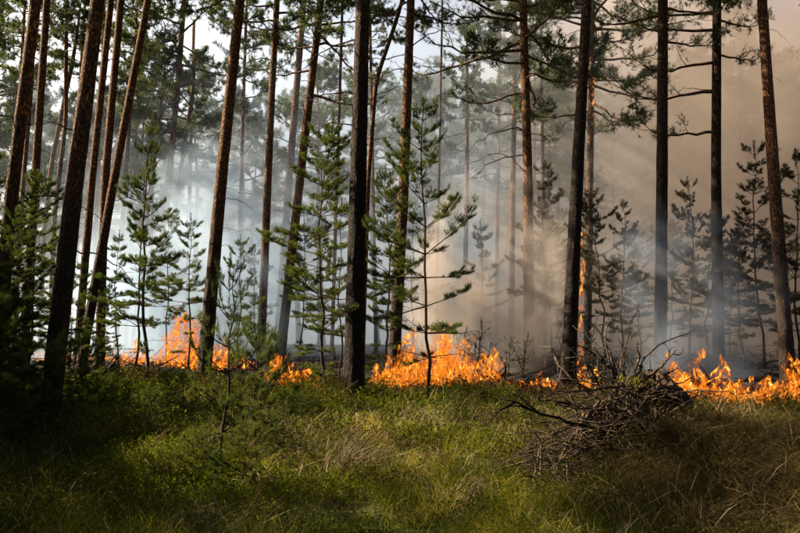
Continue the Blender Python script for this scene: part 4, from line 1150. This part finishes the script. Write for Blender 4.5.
fire('small flames between leaning trunk and stump', [(572, 372), (582, 366), (596, 370), (606, 378)], [(572, 390), (606, 392)], 0.7, 26)

def trunk_fire(label, Yd, pts, n, w, hh, toward):
    """flames creeping up a trunk; pts: pixels up the burning edge"""
    pys = np.array([p[1] for p in pts], float); pxs = np.array([p[0] for p in pts], float)
    c = at(pxs[0], pys[0], Yd)
    t = thing('trunk_fire', label, 'fire', c)
    for k in range(n):
        py = pys[0] + (pys[-1] - pys[0]) * (k + rngfi.rand()) / n
        px = float(np.interp(py, pys[::-1], pxs[::-1]))
        p = at(px, py, Yd) + np.array([0.02 + rngfi.rand() * 0.04, toward + rngfi.normal() * 0.05, 0])
        s = 0.5 + 0.8 * rngfi.rand()
        obj('flame', TONG[rngfi.randint(10)], t, p - c, (rngfi.normal() * .15, rngfi.normal() * .15, rngfi.rand() * 6.28), (w * s, w * s, hh * s))
trunk_fire('flames creeping up the right side of the leaning trunk', 15.5, [(576, 384), (577, 350), (579, 320), (580, 265), (581, 240)], 30, 0.17, 0.32, 0.0)
trunk_fire('thin flames high on the thin burning pine', 24.0, [(590, 135), (590, 110), (592, 40)], 10, 0.16, 0.34, -0.13)

# ------------------------------------------------------------------ smoke
def smoke_mat(name, color, build, rate=1.0, aniso=0.35):
    m, nt, out = new_mat(name)
    g = N(nt, 'ShaderNodeNewGeometry')
    sep = N(nt, 'ShaderNodeSeparateXYZ'); nt.links.new(g.outputs['Position'], sep.inputs[0])
    d, c = build(nt, g.outputs['Position'], *sep.outputs)
    pv = N(nt, 'ShaderNodeVolumePrincipled'); pv.inputs['Anisotropy'].default_value = aniso
    pv.inputs['Density Attribute'].default_value = ''
    if c is not None: nt.links.new(c, pv.inputs['Color'])
    else: pv.inputs['Color'].default_value = (*color, 1)
    nt.links.new(d, pv.inputs['Density']); nt.links.new(pv.outputs[0], out.inputs['Volume'])
    m.cycles.volume_step_rate = rate
    m.cycles.volume_sampling = 'MULTIPLE_IMPORTANCE'
    return m
def noise_n(nt, pos, scale, stretch=(1, 1, 1), tilt=0.0, detail=2.5, dist=0.6, shift=(0, 0, 0)):
    mp = N(nt, 'ShaderNodeMapping'); mp.inputs['Scale'].default_value = tuple(scale * k for k in stretch)
    mp.inputs['Rotation'].default_value = (0, tilt, 0); mp.inputs['Location'].default_value = shift
    nt.links.new(pos, mp.inputs[0])
    nz = N(nt, 'ShaderNodeTexNoise', in_Scale=1.0, in_Detail=detail, in_Distortion=dist, in_Roughness=0.55)
    nt.links.new(mp.outputs[0], nz.inputs['Vector'])
    return nz.outputs[0]
def mul(nt, *a):
    r = a[0]
    for k in a[1:]: r = math_n(nt, 'MULTIPLY', r, k)
    return r
def blob(nt, x, y, z, c, s_):
    r = None
    for v_, c_, k_ in zip((x, y, z), c, s_):
        q = math_n(nt, 'DIVIDE', math_n(nt, 'SUBTRACT', v_, c_), k_); q = math_n(nt, 'MULTIPLY', q, q)
        r = q if r is None else math_n(nt, 'ADD', r, q)
    return smooth_n(nt, r, 1.0, 0.1)
def smoke_box(x0, x1, y0, y1, z0, z1, mat, label):
    mb = MB()
    v = np.array([[a, b, c] for c in (z0, z1) for b in (y0, y1) for a in (x0, x1)])
    mb.add(v, quads=[[0, 2, 3, 1], [4, 5, 7, 6], [0, 1, 5, 4], [2, 6, 7, 3], [0, 4, 6, 2], [1, 3, 7, 5]])
    return tag(obj('smoke', mb.mesh('smoke', mat)), label, kind='stuff')

def b_wide(nt, pos, x, y, z):
    n = noise_n(nt, pos, 0.21, (1, 1, 0.6), R(20), 3.0, 0.9)
    soft = smooth_n(nt, n, 0.43, 0.60)
    right = mul(nt, smooth_n(nt, math_n(nt, 'SUBTRACT', x, math_n(nt, 'MULTIPLY', y, 0.03)), 0.5, 11.0), smooth_n(nt, y, 18.0, 27.0), smooth_n(nt, z, 18.0, 5.0, 0.35, 1.0))
    d1 = mul(nt, right, math_n(nt, 'ADD', math_n(nt, 'MULTIPLY', soft, 0.22), 0.012))
    mid = mul(nt, smooth_n(nt, x, -20.0, -9.0), smooth_n(nt, x, 9.0, 0.0), smooth_n(nt, y, 21.0, 30.0), smooth_n(nt, z, 13.0, 3.0))
    d2 = mul(nt, mid, math_n(nt, 'ADD', math_n(nt, 'MULTIPLY', soft, 0.085), 0.006))
    d = math_n(nt, 'ADD', math_n(nt, 'ADD', d1, d2), mul(nt, smooth_n(nt, y, 30.0, 44.0), 0.014))
    col = N(nt, 'ShaderNodeMix', data_type='RGBA'); nt.links.new(smooth_n(nt, x, 1.0, 10.0), col.inputs[0])
    col.inputs[6].default_value = (0.69, 0.82, 0.99, 1); col.inputs[7].default_value = (0.50, 0.425, 0.37, 1)
    return d, col.outputs[2]
def b_left(nt, pos, x, y, z):
    n = noise_n(nt, pos, 0.42, (1, 1, 0.75), R(-25), 3.0, 0.8)
    xs = math_n(nt, 'SUBTRACT', x, math_n(nt, 'MULTIPLY', z, 0.30))
    return mul(nt, blob(nt, xs, y, z, (-7.8, 25.0, 2.5), (4.8, 3.6, 6.4)), smooth_n(nt, n, 0.45, 0.60), 0.60), None
def b_mid(nt, pos, x, y, z):
    n = noise_n(nt, pos, 0.55, (1, 1, 0.8), R(-20), 3.0, 0.8, (3, 1, 0))
    xs = math_n(nt, 'SUBTRACT', x, math_n(nt, 'MULTIPLY', z, 0.12))
    return mul(nt, blob(nt, xs, y, z, (1.9, 20.0, 2.5), (2.4, 2.2, 4.2)), smooth_n(nt, n, 0.45, 0.58), 1.5), None
def b_right(nt, pos, x, y, z):
    n = noise_n(nt, pos, 0.6, (1, 1, 0.7), R(-20), 3.0, 0.9, (7, 2, 0))
    return mul(nt, blob(nt, x, y, z, (6.6, 18.2, 2.2), (2.9, 1.4, 3.0)), smooth_n(nt, n, 0.44, 0.66), 0.55), None
smoke_box(-36.0, 42.0, 17.0, 62.0, -0.5, 26.0, smoke_mat('smoke_wide', None, b_wide, 0.6), 'wide drifting wildfire smoke veiling the far forest, brown at right')
smoke_box(-12.0, 0.5, 21.0, 29.0, 0.2, 9.0, smoke_mat('smoke_white', (0.62, 0.79, 0.99), b_left, 1.0), 'billowing blue white smoke rising above the left fire')
smoke_box(-1.0, 6.0, 17.2, 22.6, 0.2, 7.2, smoke_mat('smoke_brown', (0.62, 0.55, 0.50), b_mid, 1.0), 'curling brown smoke plume behind the largest fire')
smoke_box(3.5, 9.8, 16.6, 19.8, 0.2, 5.4, smoke_mat('smoke_wisp', (0.68, 0.80, 0.97), b_right, 1.0), 'bluish smoke wisps low between the dark pines at right')
